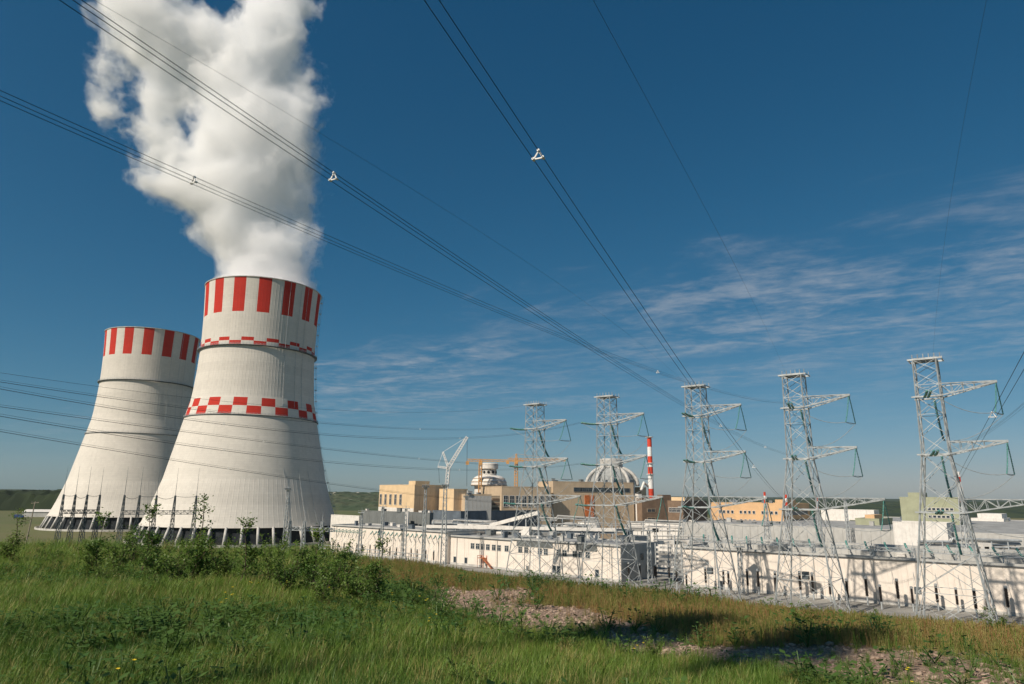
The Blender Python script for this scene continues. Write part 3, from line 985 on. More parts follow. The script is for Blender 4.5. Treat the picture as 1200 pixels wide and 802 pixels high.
def vents(root, a, b, hh, n, seed, m='greylt'):
    rg = random.Random(seed)
    for i in range(n):
        x, y = -rg.uniform(.06, .94) * a, rg.uniform(.12, .85) * b; sx, sy, sz = rg.uniform(1, 3.2), rg.uniform(1, 3), rg.uniform(.8, 2.4)
        mb = MB().box((x - sx / 2, y - sy / 2, hh - .4), (x + sx / 2, y + sy / 2, hh - .4 + sz))
        mb.box((x - sx / 2 - .12, y - sy / 2 - .12, hh - .4 + sz), (x + sx / 2 + .12, y + sy / 2 + .12, hh - .22 + sz))
        mb.build('roof_vent', M[rg.choice([m, 'white2', 'grey', 'slate'])], root)


# the long white halls
def hall(name, label, cx, cy, z, length, depth, group, wall='white', npan=12, panel=True, rz=None):
    root = thing(name, label, 'hall', (cx, cy, 0), RZ if rz is None else rz, group)
    MB().box((-length, 0, -.5), (0, depth, z - .7)).build('wall', M[wall], root)
    MB().box((-length + .3, .3, z - .7), (-.3, depth - .3, z - .6)).build('roof', M['roof'], root)
    pb = MB()
    for (x0, y0, x1, y1) in ((-length - .2, -.32, .2, .3), (-length - .2, depth - .3, .2, depth + .2), (-length - .2, .3, -length + .3, depth - .3), (-.3, .3, .2, depth - .3)):
        pb.box((x0, y0, z - .75), (x1, y1, z - .1))
    pb.build('parapet', M['greylt'], root)
    if panel: seams(root, 'f', length, npan, 0, z - .8)
    return root


WR, WL = at(800, 640, 257), at(727, 637, 266)
# left hall in three stepped pieces along one wall line
segL = [(727, 637, 600, 13.6), ]
C0 = Vector((WL.x, WL.y, 0))


def along(px, py=640):
    """distance from the left hall's near corner, backwards along its wall, at this pixel column"""
    r = ray(px, py); k = r.x / r.y
    return (C0.x - k * C0.y) / (UA.x - k * UA.y)


d1, d2, d3 = along(600, 630), along(527, 625), along(391, 616)
hA = hall('white_hall', 'long white hall with a row of small square windows behind two pylons', C0.x, C0.y, 13.4, d1, 27, 'white halls along the switchyard', npan=9)
pB = C0 - UA * (d1 + .02)
hB = hall('white_hall', 'white hall section with red steel stair, joining the hall with square windows', pB.x + NA.x * .6, pB.y + NA.y * .6, 13.0, d2 - d1, 26, 'white halls along the switchyard', npan=4)
pC = C0 - UA * (d2 + .02)
hC = hall('white_hall', 'far white hall wall with hanging busbar droppers, next to the front cooling tower', pC.x - NA.x * .8, pC.y - NA.y * .8, 14.6, d3 - d2, 24, 'white halls along the switchyard', npan=12)
for px in (633, 640, 655, 662, 674, 681, 689): win(hA, 'f', along(px, 645), 7.6, 1.9, 2.2, 'greylt')
for px in (610, 617): win(hA, 'f', along(px, 644), 7.7, 1.9, 2.2, 'greylt')
for px in (553, 559, 565, 571, 578, 584, 593): win(hB, 'f', along(px, 643) - d1, 7.6, 2.0, 2.2, 'greylt')
for px in (650, 655, 700): win(hA, 'f', along(px, 670), 1.0, 1.6, 2.6, 'greylt')
for px in (545, 532): win(hB, 'f', along(px, 668) - d1, 1.0, 1.6, 2.4, 'greylt')
win(hA, 'r', 15, 7.2, 1.8, 2.0, 'grey'); win(hA, 'r', 19, 2.4, 2.0, 2.4, 'grey')
seams(hA, 'r', 27, 5, 0, 12.6, 'greylt', .08)  # white hall's end wall: its shade is put into the pale grey panels
vents(hA, d1, 27, 13.4, 12, 1); vents(hB, d2 - d1, 26, 13.0, 8, 2); vents(hC, d3 - d2, 24, 14.6, 8, 3)
def fittings(root, L, z, npipe, seed):
    rg = random.Random(seed)
    MB().box((-L, -.62, z - .95), (0, -.34, z - .74)).build('gutter', M['roofd'], root)
    for i in range(npipe):
        x = -L * (i + .5 + rg.uniform(-.2, .2)) / npipe
        MB().bar((x, -.32, 0), (x, -.32, z - .9), .22, 6).build('downpipe', M['greylt'], root)
        if rg.random() < .2: MB().box((x + 1.2, -.55, 1.0), (x + 2.3, -.16, 2.6)).build('wall_box', M['grey'], root)
    MB().box((-L, -.24, 0), (0, -.15, .9)).build('plinth', M['conc'], root)


fittings(hA, d1, 13.4, 5, 1); fittings(hB, d2 - d1, 13.0, 3, 2); fittings(hC, d3 - d2, 14.6, 6, 3)
for p0, p1 in ((606, 648), (676, 700)):
    x0_, x1_ = along(p0, 640), along(p1, 642)
    lb = MB()
    for i in range(5): lb.box((-x0_, -.40, 10.3 + i * .42), (-x1_, -.18, 10.58 + i * .42))
    lb.build('louvre_band', M['grey'], hA)
# stair in red steel on hall B
st = MB()
sx0 = -(along(563, 665) - d1)
for k in range(2):
    for dx in (0, 3.4): st.bar((sx0 + dx, -2.6 + k * 2.2, 0), (sx0 + dx, -2.6 + k * 2.2, 5.2), .2)
st.box((sx0, -2.7, 4.0), (sx0 + 3.4, -.3, 4.2)); st.box((sx0, -2.7, 5.0), (sx0 + 3.4, -2.6, 5.2))
for i in range(9): st.box((sx0 + 3.4 + i * .55, -2.6, 3.6 - i * .42), (sx0 + 4.0 + i * .55, -1.2, 3.68 - i * .42))
st.bar((sx0 + 3.4, -2.6, 5.0), (sx0 + 8.4, -2.6, 1.2), .12); st.bar((sx0 + 3.4, -2.6, 3.9), (sx0 + 8.4, -2.6, .1), .22)
st.build('stair', M['rust'], hB)
UR = (at(1200, 662, 197.3) - WR); UR.z = 0; UR.normalize(); NR = Vector((-UR.y, UR.x, 0)); RZR = math.atan2(UR.y, UR.x)
LRt = 130.0
hR = hall('white_hall', 'second long white hall with a bare smooth wall and grey eaves', WR.x + UR.x * LRt, WR.y + UR.y * LRt, 13.9, LRt, 30, 'white halls along the switchyard', npan=11, rz=RZR)
vents(hR, LRt, 30, 13.9, 16, 5)
fittings(hR, LRt, 13.9, 7, 4)
# fluted roof-light strips on the second hall's roof
for yy, zz, hh_ in ((9, 13.2, 1.6), (20, 13.2, 3.0)):
    mb = MB()
    mb.box((-LRt + 4, yy, zz), (-4, yy + 3.2, zz + hh_))
    for i in range(int(LRt / 2.2) - 4): mb.box((-LRt + 4.5 + i * 2.2, yy - .15, zz), (-LRt + 4.9 + i * 2.2, yy, zz + hh_ + .1))
    mb.build('roof_light', M['greylt'], hR)

# second row and the reactor area
b_, a_, d_, h_ = block('cream_building', 'cream building block with five dark windows and white base band, next to the chalk hill', 'building', 486, 568, 418, 445, 522, 'cream', u=(.6, -.8))
MB().box((-a_, -.12, 0), (-.1, -.02, h_ * .62)).build('base_band', M['white2'], b_)
for i in range(5): win(b_, 'f', a_ * (.36 + .145 * i), h_ * .67, 2.6, 6.2)
seams(b_, 'r', d_, 6, 0, h_ - 1, 'tan', .15)  # side turned from the sun: shade put into the darker tan colour
vents(b_, a_, d_, h_, 4, 11)
MB().box((-a_ * .2, 1, h_), (-a_ * .02, d_ * .5, h_ + 2.2)).build('roof_block', M['cream'], b_)
b_, a_, d_, h_ = block('tan_annex', 'narrow cream-fronted annex beneath the white crawler crane', 'building', 532, 573, 412, 515, 548, 'cream', u=(.6, -.8))
seams(b_, 'r', d_, 3, 0, h_ - 1, 'tan', .15)  # tan panels paint in the shade on the annex side
b_, a_, d_, h_ = block('tan_annex', 'plain olive-grey clad block between the crane annex and the striped stair tower', 'building', 545, 579, 409, 540, 576, 'tan', bmin=None, u=(.37, -.93))
seams(b_, 'r', d_, 7, 0, h_ - 1, 'greylt', .12)
vents(b_, a_, d_, h_, 5, 12)
b_, a_, d_, h_ = block('stair_tower', 'narrow tower with dark louvre stripes next to the tan windowed hall', 'building', 576, 581, 425, 571, 586, 'tan', u=(.37, -.93))
for i in range(5): MB().box((-.02, .5, h_ - 3 - i * 2.6), (.25, d_ - .5, h_ - 1.6 - i * 2.6)).build('louvre', M['brown'], b_)
b_, a_, d_, h_ = block('tan_hall', 'tan hall with tall dark windows above a glazed strip, below the orange crane', 'building', 588, 570, 440, 583, 646, 'tan', amin=40, u=(.37, -.93))
for i in range(8): win(b_, 'r', d_ * (.08 + .122 * i), h_ * .66, 2.8, 6.6)
for i in range(5): win(b_, 'r', d_ * (.25 + .15 * i), h_ * .44, 5.2, 2.6)
seams(b_, 'r', d_, 10, h_ * .02, h_ * .36, 'greylt', .12)
b_, a_, d_, h_ = block('reactor_building', 'large tan reactor hall below the ribbed white dome', 'building', 648, 564, 460, 630, 742, 'tan', u=(.37, -.93))
seams(b_, 'r', d_, 14, 0, h_ * .8, 'tan', .14)
for i in range(9): win(b_, 'r', d_ * (.30 + .075 * i), h_ * .84, 6, 2.4, 'grey')
for yy, w in ((.38, 3.5), (.455, 2.2)): MB().box((-.02, d_ * yy, 1), (.5, d_ * yy + w, h_ * .78)).build('pilaster', M['rust'], b_)
vents(b_, a_, d_, h_, 6, 13)
b_, a_, d_, h_ = block('ochre_block', 'sunlit ochre block beside the foot of the ribbed dome', 'building', 751, 571, 545, 722, 757, 'cream', amin=60)
b_, a_, d_, h_ = block('white_shaft', 'narrow white block at the end of the reactor hall', 'building', 748, 579, 480, 738, 752, 'white2', u=(.37, -.93))
b_, a_, d_, h_ = block('brown_building', 'brown building with dark strip windows at the foot of the red and white stack', 'building', 752, 584, 470, 746, 782, 'brown', u=(.37, -.93))
for i in range(3): win(b_, 'r', d_ * (.35), 9 + i * 6, d_ * .3, 2.2, 'tan')
b_, a_, d_, h_ = block('brown_building', 'taller brown slab just past the red and white stack', 'building', 776, 580, 540, 770, 786, 'brown', u=(.37, -.93))
b_, a_, d_, h_ = block('brown_building', 'low brown building with pale top storey left of the third pylon', 'building', 800, 587, 500, 782, 828, 'brown')
MB().box((-a_ * .9, d_ * .1, h_), (-.5, d_ * .8, h_ + 2.5)).build('top_storey', M['cream'], b_)
for i in range(5): win(b_, 'f', a_ * (.15 + .17 * i), h_ - 8, 1.8, 3)
b_, a_, d_, h_ = block('ochre_building', 'ochre office building with three rows of small windows', 'building', 917, 590, 430, 833, 948, 'orange')
for rz_, hs in ((.76, range(14)), (.57, range(2, 14)), (.38, range(2, 14))):
    for i in hs:
        if i % 5 == 4: continue
        win(b_, 'f', a_ * (.09 + .06 * i), h_ * rz_, 1.5, 1.7)
for i in range(4): MB().box((-.02, d_ * .1, h_ * (.2 + .18 * i)), (.3, d_ * .9, h_ * (.28 + .18 * i))).build('louvre', M['grey'], b_)
MB().box((-a_ * .12, 3, h_ - .3), (-.3, d_ * .5, h_ + 2.2)).build('roof_block', M['orange'], b_)
MB().box((-a_ * .75, 3, h_ - .3), (-a_ * .65, 8, h_ + 1.8)).build('roof_block', M['slate'], b_)
vents(b_, a_, d_, h_, 4, 14)
b_, a_, d_, h_ = block('white_annex', 'white annex with two green-tinted windows right of the ochre building', 'building', 1024, 598, 440, 962, 1030, 'white2')
for s, z, w in ((.35, .62, 7), (.55, .3, 9), (.2, .62, 3)): win(b_, 'f', a_ * s, h_ * z, w, 2.6, 'green')
b_, a_, d_, h_ = block('ochre_shed', 'small ochre and olive shed before the white annex', 'building', 1030, 608, 380, 1002, 1046, 'green')
MB().box((-a_ * .7, d_ * .2, h_ - .3), (-a_ * .3, d_ * .8, h_ + 1.8)).build('roof_block', M['orange'], b_)
b_, a_, d_, h_ = block('olive_building', 'tall olive green building behind the nearest pylon', 'building', 1122, 583, 400, 1054, 1131, 'green')
for i in range(6):
    for j in range(4): win(b_, 'f', a_ * (.12 + .075 * i), h_ * (.38 + .13 * j), 1.6, 1.3)
MB().box((-a_ * .85, 1, h_ - .3), (-a_ * .6, d_ * .6, h_ + 2.6)).build('roof_block', M['green'], b_)
b_, a_, d_, h_ = block('white_box_building', 'plain white windowless box building behind the nearest pylon', 'building', 1109, 613, 300, 1046, 1117, 'white2')
b_, a_, d_, h_ = block('cream_lodge', 'low cream two-tier building by the far wood', 'building', 1176, 608, 470, 1138, 1184, 'white2')
MB().box((-a_ * .8, 1.5, h_ - .3), (-a_ * .05, d_ * .8, h_ + 3)).build('upper_storey', M['white2'], b_)
for i in range(5): win(b_, 'f', a_ * (.15 + .16 * i), h_ * .55, 2.6, 1.6, 'green')
b_, a_, d_, h_ = block('grey_shed', 'grey steel shed with a yellow door band at the right-hand yard', 'building', 1168, 626, 330, 1146, 1186, 'grey')
MB().box((-a_ * .5, -.3, h_ * .5), (-a_ * .1, -.02, h_ * .7)).build('door_band', M['yellow'], b_)
b_, a_, d_, h_ = block('pale_hall', 'long low pale fluted hall behind the second white hall', 'hall', 1230, 634, 285, 796, 1270, 'greylt', h=17.5)
seams(b_, 'f', a_, 40, .5, h_ - .9, 'greylt', .5, .2)
vents(b_, a_, d_, h_, 16, 15)
b_, a_, d_, h_ = block('pale_hall', 'low pale hall with flat white roof between the gap and the ochre building', 'hall', 960, 622, 350, 740, 990, 'greylt', h=16.5)
seams(b_, 'f', a_, 26, .5, h_ - .9, 'white2', .4, .2)
vents(b_, a_, d_, h_, 10, 16)
b_, a_, d_, h_ = block('low_cream_shed', 'low cream shed with flat roof below the brown slab', 'building', 808, 607, 430, 765, 815, 'cream', h=16)
for px, pl_, pr_, py, lab in ((474, 424, 474.8, 600, 'dark grey clad wall block left of the white pier'), (504, 479, 506, 601, 'dark grey clad wall block right of the white pier')):
    b_, a_, d_, h_ = block('grey_hall', lab, 'hall', px, py, 395, pl_, pr_ + 2, 'grey')
    seams(b_, 'f', a_, 5, .3, h_ - 1, 'grey', .12)
    vents(b_, a_, d_, h_, 3, int(px))
b_, a_, d_, h_ = block('white_pier', 'slim white pier between the two dark grey wall blocks', 'building', 478.5, 599, 393, 475.5, 479.5, 'white2')
b_, a_, d_, h_ = block('slate_hall', 'long slate blue hall wall below the tan buildings', 'hall', 540, 597, 398, 507, 700, 'slate', h=22)
seams(b_, 'r', d_, 18, h_ * .55, h_ - .9, 'slate', .2)
for i in range(16): MB().box((-.02, d_ * (.02 + .06 * i), 1), (.2, d_ * (.05 + .06 * i), h_ * .42)).build('bay', M['greylt' if i % 3 else 'brown'], b_)
b_, a_, d_, h_ = block('low_white_store', 'low white store with a dark flat roof behind the hall with the red stair', 'building', 620, 619, 330, 536, 628, 'white2', 'roofd', h=16.4)
for s in (.25, .3, .55, .6): win(b_, 'f', a_ * s, 12.6, 1.2, 1.8, 'grey')
b_, a_, d_, h_ = block('low_white_store', 'flat white store with brown edge by the right side of the front tower', 'building', 421, 604, 430, 388, 424, 'white2', h=17.8)
b_, a_, d_, h_ = block('grey_cabin', 'square grey cabin standing on the yard behind the tall floodlight mast', 'building', 535, 621, 345, 504, 537, 'grey', h=14.8)
b_, a_, d_, h_ = block('grey_cabin', 'pale grey cabin on the edge of the gap between the two white halls', 'building', 744, 628, 300, 722, 760, 'greylt', h=14.5)

# ------------------------------------------------------------------ domes, stack, cranes
def px_r(px, py, D):
    """metres per photograph pixel at this place"""
    return (at(px + 1, py, D) - at(px, py, D)).length


def zat(px, py, D): return at(px, py, D).z


# dome under construction
D1 = 520; c = at(573, 570, D1); u = px_r(573, 560, D1)
root = thing('reactor_dome', 'pale reactor dome still under construction, with a round cap and black openings', 'dome', (c.x, c.y, 0))
zb, z1_, z2_, z3_, z4_ = zat(573, 582, D1), zat(573, 569, D1), zat(573, 557.5, D1), zat(573, 550, D1), zat(573, 543, D1)
MB().lathe([(17 * u, 0), (17 * u, zb), (17 * u, z1_ - .6)], 48).build('drum', M['white2'], root, False)
pr = [(21 * u, z1_ - .6), (21 * u, z1_)]
for i in range(1, 9):
    t = i / 8; pr.append((21 * u - (21 - 11.5) * u * (1 - math.cos(t * math.pi / 2)) ** .9 * 1.0 if False else u * (11 + 10 * math.cos(t * math.pi / 2)), z1_ + (z2_ - z1_) * math.sin(t * math.pi / 2)))
dm_ = MB().lathe(pr, 64).build('dome_shell', M['white2'], root, True)
for k in range(3):
    zr = z1_ + (z2_ - z1_) * (.02 + .33 * k); rr_ = u * (11 + 10 * math.sqrt(max(0, 1 - ((zr - z1_) / (z2_ - z1_)) ** 2))) + .25
    MB().lathe([(rr_, zr - .1), (rr_ + .3, zr - .1), (rr_ + .3, zr + .15), (rr_, zr + .15), (rr_, zr - .1)], 64, cap=False).build('hoop', M['tan'], dm_)
nk = MB().lathe([(8.6 * u, z2_), (8.6 * u, z3_)], 40).build('neck', M['conc'], root)
for k in range(10):
    t = 2 * math.pi * k / 10 + .25
    hb = MB(); ctr = Vector((math.cos(t), math.sin(t), 0)) * 8.6 * u; zc_ = (z2_ + z3_) / 2
    d = Vector((math.cos(t), math.sin(t), 0)); hb.bar(ctr - d * .3 + Vector((0, 0, zc_)), ctr + d * .18 + Vector((0, 0, zc_)), 2.4 * u * 1.0, 12)
    hb.build('opening', M['dark'], nk)
MB().lathe([(8.8 * u, z3_), (10.6 * u, z3_ + .3), (10.6 * u, z4_ - .5), (9.8 * u, z4_), (0.1, z4_ + .2)], 48).build('cap', M['white2'], root)

# finished dome with white ribs
D2 = 545; c = at(717, 570, D2); u = px_r(717, 555, D2)
root = thing('reactor_dome', 'finished pale reactor dome with thick white curved ribs and a flat cap', 'dome', (c.x, c.y, 0))
zb, zt_, zc1 = zat(717, 568, D2), zat(717, 546, D2), zat(717, 538, D2); Rd = 26.5 * u
MB().lathe([(Rd, 0), (Rd, zb)], 56).build('drum', M['white2'], root)
pr = [(Rd * math.cos(t), zb + (zt_ - zb) * 1.0 * math.sin(t)) for t in np.linspace(0, R(80), 12)]
MB().lathe(pr, 64).build('dome_shell', mat('dome_grey', (.33, .34, .33), .7, .2, .3), root, True)
for k in range(10):
    az = 2 * math.pi * k / 10 + .2; d = Vector((math.cos(az), math.sin(az), 0))
    pts = [d * ((Rd + 4 * u) * math.cos(t) + .4) + Vector((0, 0, zb - 1 + (zt_ - zb) * 1.04 * math.sin(t))) for t in np.linspace(0, R(74), 12)]
    MB().path(pts, 1.9 * u, 8).build('rib', M['conc'], root, True)
MB().lathe([(13 * u, zt_ - 1.5), (13.6 * u, zc1 - 1), (12.4 * u, zc1), (.1, zc1 + .3)], 40).build('cap', M['conc'], root)

# vent stack, red and white bands
DS = 520; c = at(764, 606, DS); u = px_r(764, 560, DS)
root = thing('vent_stack', 'slender ventilation stack with red and white bands', 'stack', (c.x, c.y, 0))
ys_ = [605, 592, 584, 568, 557, 543, 534, 524, 512]
ys_ = [620, 598, 588, 573, 556, 547.5, 543, 535, 524, 512.5]
zs_ = [zat(764, y, DS) for y in ys_]
for i in range(len(zs_) - 1):
    MB().lathe([(3.4 * u - .06 * i, 0 if i == 0 else zs_[i]), (3.4 * u - .06 * (i + 1), zs_[i + 1])], 24).build('band', M['red'] if i % 2 == 0 else M['cranew'], root, False)
for z in (zs_[4], zs_[6], zs_[9]):
    MB().lathe([(3.3 * u, z - .3), (4.6 * u, z - .2), (4.6 * u, z + .2), (3.3 * u, z + .25)], 24).build('platform', M['cranew'], root)
MB().path([(2.6 * u, 2.6 * u, 0), (2.6 * u, 2.6 * u, zs_[-1])], .25, 4).build('ladder', M['galv'], root)
duct = MB().path([(-2, 0, zat(764, 570, DS)), (-9 * u, -3, zat(764, 566, DS)), (-13 * u, -5, zat(764, 575, DS))], 1.5 * u, 8)
duct.build('duct', M['white2'], root)

# white crawler crane
DC = 455; o = at(523, 600, DC)
P = lambda x, y, D=DC: at(x, y, D) - Vector((o.x, o.y, 0))
root = thing('crawler_crane', 'white lattice crane with raised boom and derrick mast over the tan annex', 'crane', (o.x, o.y, 0))
def lat(mb, p, q, w0, w1, n, bw):
    p, q = Vector(p), Vector(q); d = (q - p).normalized(); s1 = d.cross(Vector((0, 1, .1))).normalized(); s2 = d.cross(s1)
    def nd(t, a, b): w = w0 + (w1 - w0) * t; return p.lerp(q, t) + s1 * a * w / 2 + s2 * b * w / 2
    cs = [(1, 1), (-1, 1), (-1, -1), (1, -1)]
    for a in cs: mb.bar(nd(0, *a), nd(1, *a), bw * 1.4)
    for i in range(n):
        for a, b in zip(cs, cs[1:] + cs[:1]): mb.bar(nd(i / n, *a), nd((i + 1) / n, *b), bw)
    return mb
lat(MB(), P(521, 600), P(525.5, 548), 2.0, 1.9, 12, .3).build('mast', M['cranew'], root)
lat(MB(), P(525.5, 548), P(547.5, 512), 2.1, 1.4, 14, .34).build('boom', M['cranew'], root)
lat(MB(), P(525.5, 548), P(519, 530), 1.2, .9, 7, .22).build('derrick', M['cranew'], root)
lat(MB(), P(525.5, 549), P(513, 547), 1.0, .8, 5, .22).build('counter_jib', M['cranew'], root)
MB().bar(P(547.5, 512), P(519, 530), .22).build('pendant', M['cranew'], root)
MB().bar(P(519, 530), P(513, 547), .2).build('pendant', M['cranew'], root)
MB().bar(P(547.5, 513), P(547, 570), .16).build('hoist_rope', M['wire'], root)
MB().bar(P(514, 548), P(515, 566), .14).build('hoist_rope', M['wire'], root)
MB().box((-4, -3, 0), (4, 3, 5)).build('carbody', M['cranew'], root)
for sx in (-1, 1): MB().box((sx * 4 - 1, -5, 0), (sx * 4 + 1, 5, 1.6)).build('track', M['dark'], root)


def tower_crane(label, D, mx, ytop, yjib, xl, xr_, apex=None):
    o = at(mx, 600, D); P = lambda x, y: at(x, y, D) - Vector((o.x, o.y, 0))
    root = thing('tower_crane', label, 'crane', (o.x, o.y, 0), group='orange tower cranes')
    top = P(mx, yjib); lat(MB(), Vector((0, 0, 0)), Vector((0, 0, top.z)), 2.0, 2.0, 26, .34).build('mast', M['craneo'], root)
    zj = top.z
    jl = (at(xl, yjib, D) - at(mx, yjib, D)).x; jr = (at(xr_, yjib, D) - at(mx, yjib, D)).x
    jb = MB(); jb.truss((jl, 0, zj), (jr, 0, zj), 1.7, 1.3, (0, 0, 1), 22, .22, (0, 1, 0), 1.3, 1.1); jb.build('jib', M['craneo'], root)
    za = P(mx, ytop).z
    lat(MB(), Vector((0, 0, zj)), Vector((0, 0, za)), 1.8, .5, 4, .25).build('apex', M['craneo'], root)
    for x in (jl * .8, jr * .8): MB().bar((0, 0, za), (x, 0, zj + 1.5), .14).build('tie', M['craneo'], root)
    MB().box((-1.2, -2.2, zj - 2.6), (1.2, -.9, zj - .3)).build('cab', M['craneo'], root)
    MB().box((jl * .97 - 1, -1, zj - 2.4), (jl * .97 + 1.2, 1, zj)).build('counterweight', M['craneo'], root)
    return root


tower_crane('orange tower crane left of the unfinished dome, its jib crossing behind the dome cap', 500, 562, 539, 541, 546, 612)
tower_crane('orange tower crane with a tall apex right of the unfinished dome', 505, 604.5, 532, 540, 594, 662)

# ------------------------------------------------------------------ switchyard: gantries, masts, apparatus
def gantry_column(name, h, w0, w1, m, spike=0, n=8, bw=.2):
    mb = lat(MB(), Vector((0, 0, 0)), Vector((0, 0, h)), w0, w1, n, bw)
    if spike: mb.bar((0, 0, h), (0, 0, h + spike), .18, 5, .05)
    return mb.mesh(name, M[m])


# dark portals at the foot of the cooling towers
cm_ = gantry_column('column', 29, 2.3, .5, 'galv_dark', 15, 10, .17)
for gi, (xs_px, lab) in enumerate((((70, 84, 98, 113), 'dark lattice portal with four tapering columns before the rear cooling tower'), ((142, 160, 180, 202, 227), 'dark lattice portal with five tapering spiked columns before the front cooling tower'))):
    Dg = 372; pts = [at(x, 612, Dg + 4 * i) for i, x in enumerate(xs_px)]
    o = pts[0]; root = thing('line_portal', lab, 'portal', (o.x, o.y, 0), group='dark portals by the cooling towers')
    for p in pts: inst('column', cm_, root, (p.x - o.x, p.y - o.y, 0))
    zb_ = 19.0
    bm_ = MB(); q = pts[-1] - o
    bm_.truss((0, 0, zb_), (q.x, q.y, zb_), 2.0, 2.0, (0, 0, 1), 5 * (len(pts) - 1), .17, (0, 1, 0), 1.3, 1.3); bm_.build('beam', M['galv_dark'], root)
    for i, (p, p2) in enumerate(zip(pts[:-1], pts[1:])):
        MB().path(hang((p.x - o.x, p.y - o.y, 28.6), (p2.x - o.x, p2.y - o.y, 28.6), 1.6 if (i + gi) % 2 else .5), .1, 4).build('strain_wire', M['wire'], root)

# pale portal at the right foot of the front tower
pm_ = gantry_column('column', 17.5, 2.0, .8, 'galv', 5, 9, .24)
pp = [at(339, 625, 352), at(356, 625, 350), at(377, 625, 348), at(392, 625, 352)]; o = pp[0]
root = thing('line_portal', 'pale lattice portal at the right foot of the front cooling tower', 'portal', (o.x, o.y, 0))
for p in pp[:3]: inst('column', pm_, root, (p.x - o.x, p.y - o.y, 0))
q = pp[3] - o
MB().truss((-1, 0, 13), (q.x, q.y, 12.4), 1.6, 1.6, (0, 0, 1), 16, .22, (0, 1, 0), 1.2, 1.2).build('beam', M['galv'], root)

# floodlight masts
def mast(px, ytop, D, label, lamp=True, m='galv', w=1.5):
    t = at(px, ytop, D); h = t.z
    root = thing('floodlight_mast', label, 'mast', (t.x, t.y, 0), group='floodlight masts')
    lat(MB(), Vector((0, 0, 0)), Vector((0, 0, h)), w, w * .55, int(h / 2.2), .16).build('lattice_shaft', M[m], root)
    pf = MB().box((-1.6, -1.2, h - .15), (1.6, 1.2, h + .1))
    for x in (-1.5, 0, 1.5): pf.bar((x, -1.1, h), (x, -1.1, h + 1.1), .09)
    pf.bar((-1.5, -1.1, h + 1.1), (1.5, -1.1, h + 1.1), .09)
    pl_ = pf.build('platform', M[m], root)
    if lamp:
        for x in (-1.2, -.4, .4, 1.2): MB().box((x - .28, -1.6, h + .2), (x + .28, -1.15, h + .75)).build('floodlight', M['galv_dark'], pl_)
    MB().bar((0, 0, h), (0, 0, h + h * .12), .14, 5, .04).build('lightning_rod', M[m], root)
    return root


for a in ((338, 574, 350, 'pale floodlight mast before the right flank of the front cooling tower'),
          (522, 570, 300, 'tall thick floodlight mast before the join of the far white halls', True, 'galv', 2.2),
          (499, 571, 318, 'floodlight mast before the dark grey blocks, beside the thickest mast'),
          (449, 594, 340, 'short mast before the far hall, beside the cream building', False),
          (424, 601, 352, 'short mast at the left end of the dark grey block', False),
          (476, 596, 330, 'short mast before the slim white pier', False),
          (547, 583, 350, 'grey mast with a boxy head before the olive-grey block'),
          (866, 641, 236, 'short lattice mast against the second white hall between two pylons', False),
          (760, 622, 262, 'lattice mast in the gap between the white halls', False),
          (990, 585, 330, 'thin lattice mast between the white annex and a pylon', False)): mast(*a)

# red-topped lightning masts over the ochre building
for px, ptop, D, lab in ((896, 579, 300, 'slim lattice mast with red and white head before the ochre building'), (921, 582, 300, 'red and white mast head behind the ochre building\'s pylon'), (957, 585, 300, 'red and white mast head at the ochre building\'s far corner'), (1123, 556, 225, 'red and white tipped pole rising beside the nearest pylon')):
    t = at(px, ptop, D); root = thing('marker_mast', lab, 'mast', (t.x, t.y, 0), group='red and white tipped masts')
    lat(MB(), Vector((0, 0, 0)), Vector((0, 0, t.z - 4)), 3.4, .9, 12, .16).build('lattice_shaft', M['galv'], root)
    k = 6 if px > 1100 else 3
    for i in range(k): MB().bar((0, 0, t.z - 4 - (k - 4 + 1) * 1.6 + i * 1.6 + .0), (0, 0, t.z - 4 - (k - 4 + 1) * 1.6 + i * 1.6 + 1.6), .7, 6).build('band', M['red'] if i % 2 == 0 else M['cranew'], root)

# steel gantries standing on the second hall's front roof edge, carrying strain insulators
gc = gantry_column('column', 3.4, .9, .7, 'galv', 1.6, 3, .12)
for gi, (n0, n1, lab) in enumerate(((2, 44, 'low galvanised busbar gantry on the left half of the second hall roof'), (50, 118, 'low galvanised busbar gantry on the right half of the second hall roof'))):
    o = Vector((WR.x, WR.y, 13.3)) + NR * 3.2 + UR * n0
    root = thing('busbar_gantry', lab, 'gantry', o, RZR, group='busbar gantries')
    L = n1 - n0; nb = 4 if gi == 0 else 6
    for i in range(nb + 1): inst('column', gc, root, (L * i / nb, 0, 0))
    MB().truss((0, 0, 2.2), (L, 0, 2.2), .9, .9, (0, 0, 1), int(L / 1.6), .1, (0, 1, 0), .9, .9).build('beam', M['galv'], root)
    for i in range(nb * 2):
        x = L * (i + .5) / (nb * 2)
        string_mesh(hang((x, 5.5, 4.2), (x + 2.2, -.4, 2.2), .8), .36).build('insulator_string', M['teal'], root, True)
        MB().path(hang((x + 2.2, -.6, 2.2), (x + 2.8, -5.5, -7.0), .5), .05, 4).build('dropper', M['galv'], root)

# busbar droppers and support posts before the far hall
po = MB().lathe([(.22, 0), (.20, 2.0), (.1, 2.05)], 6); po_me = po.mesh('support', M['galv'])
ins_b = MB()
prof = []
for i in range(12): prof += [(.30, 2.1 + i * .32), (.42, 2.2 + i * .32), (.26, 2.34 + i * .32)]
ins_me = MB().lathe(prof, 8).mesh('insulator', M['black'])
cap_me = MB().lathe([(.36, 5.9), (.36, 6.4), (.1, 6.5)], 8).mesh('head', M['galv'])
tank_me = MB().box((-.75, -.6, 4.6), (.75, .6, 6.4)).mesh('tank', M['galv_dark'])


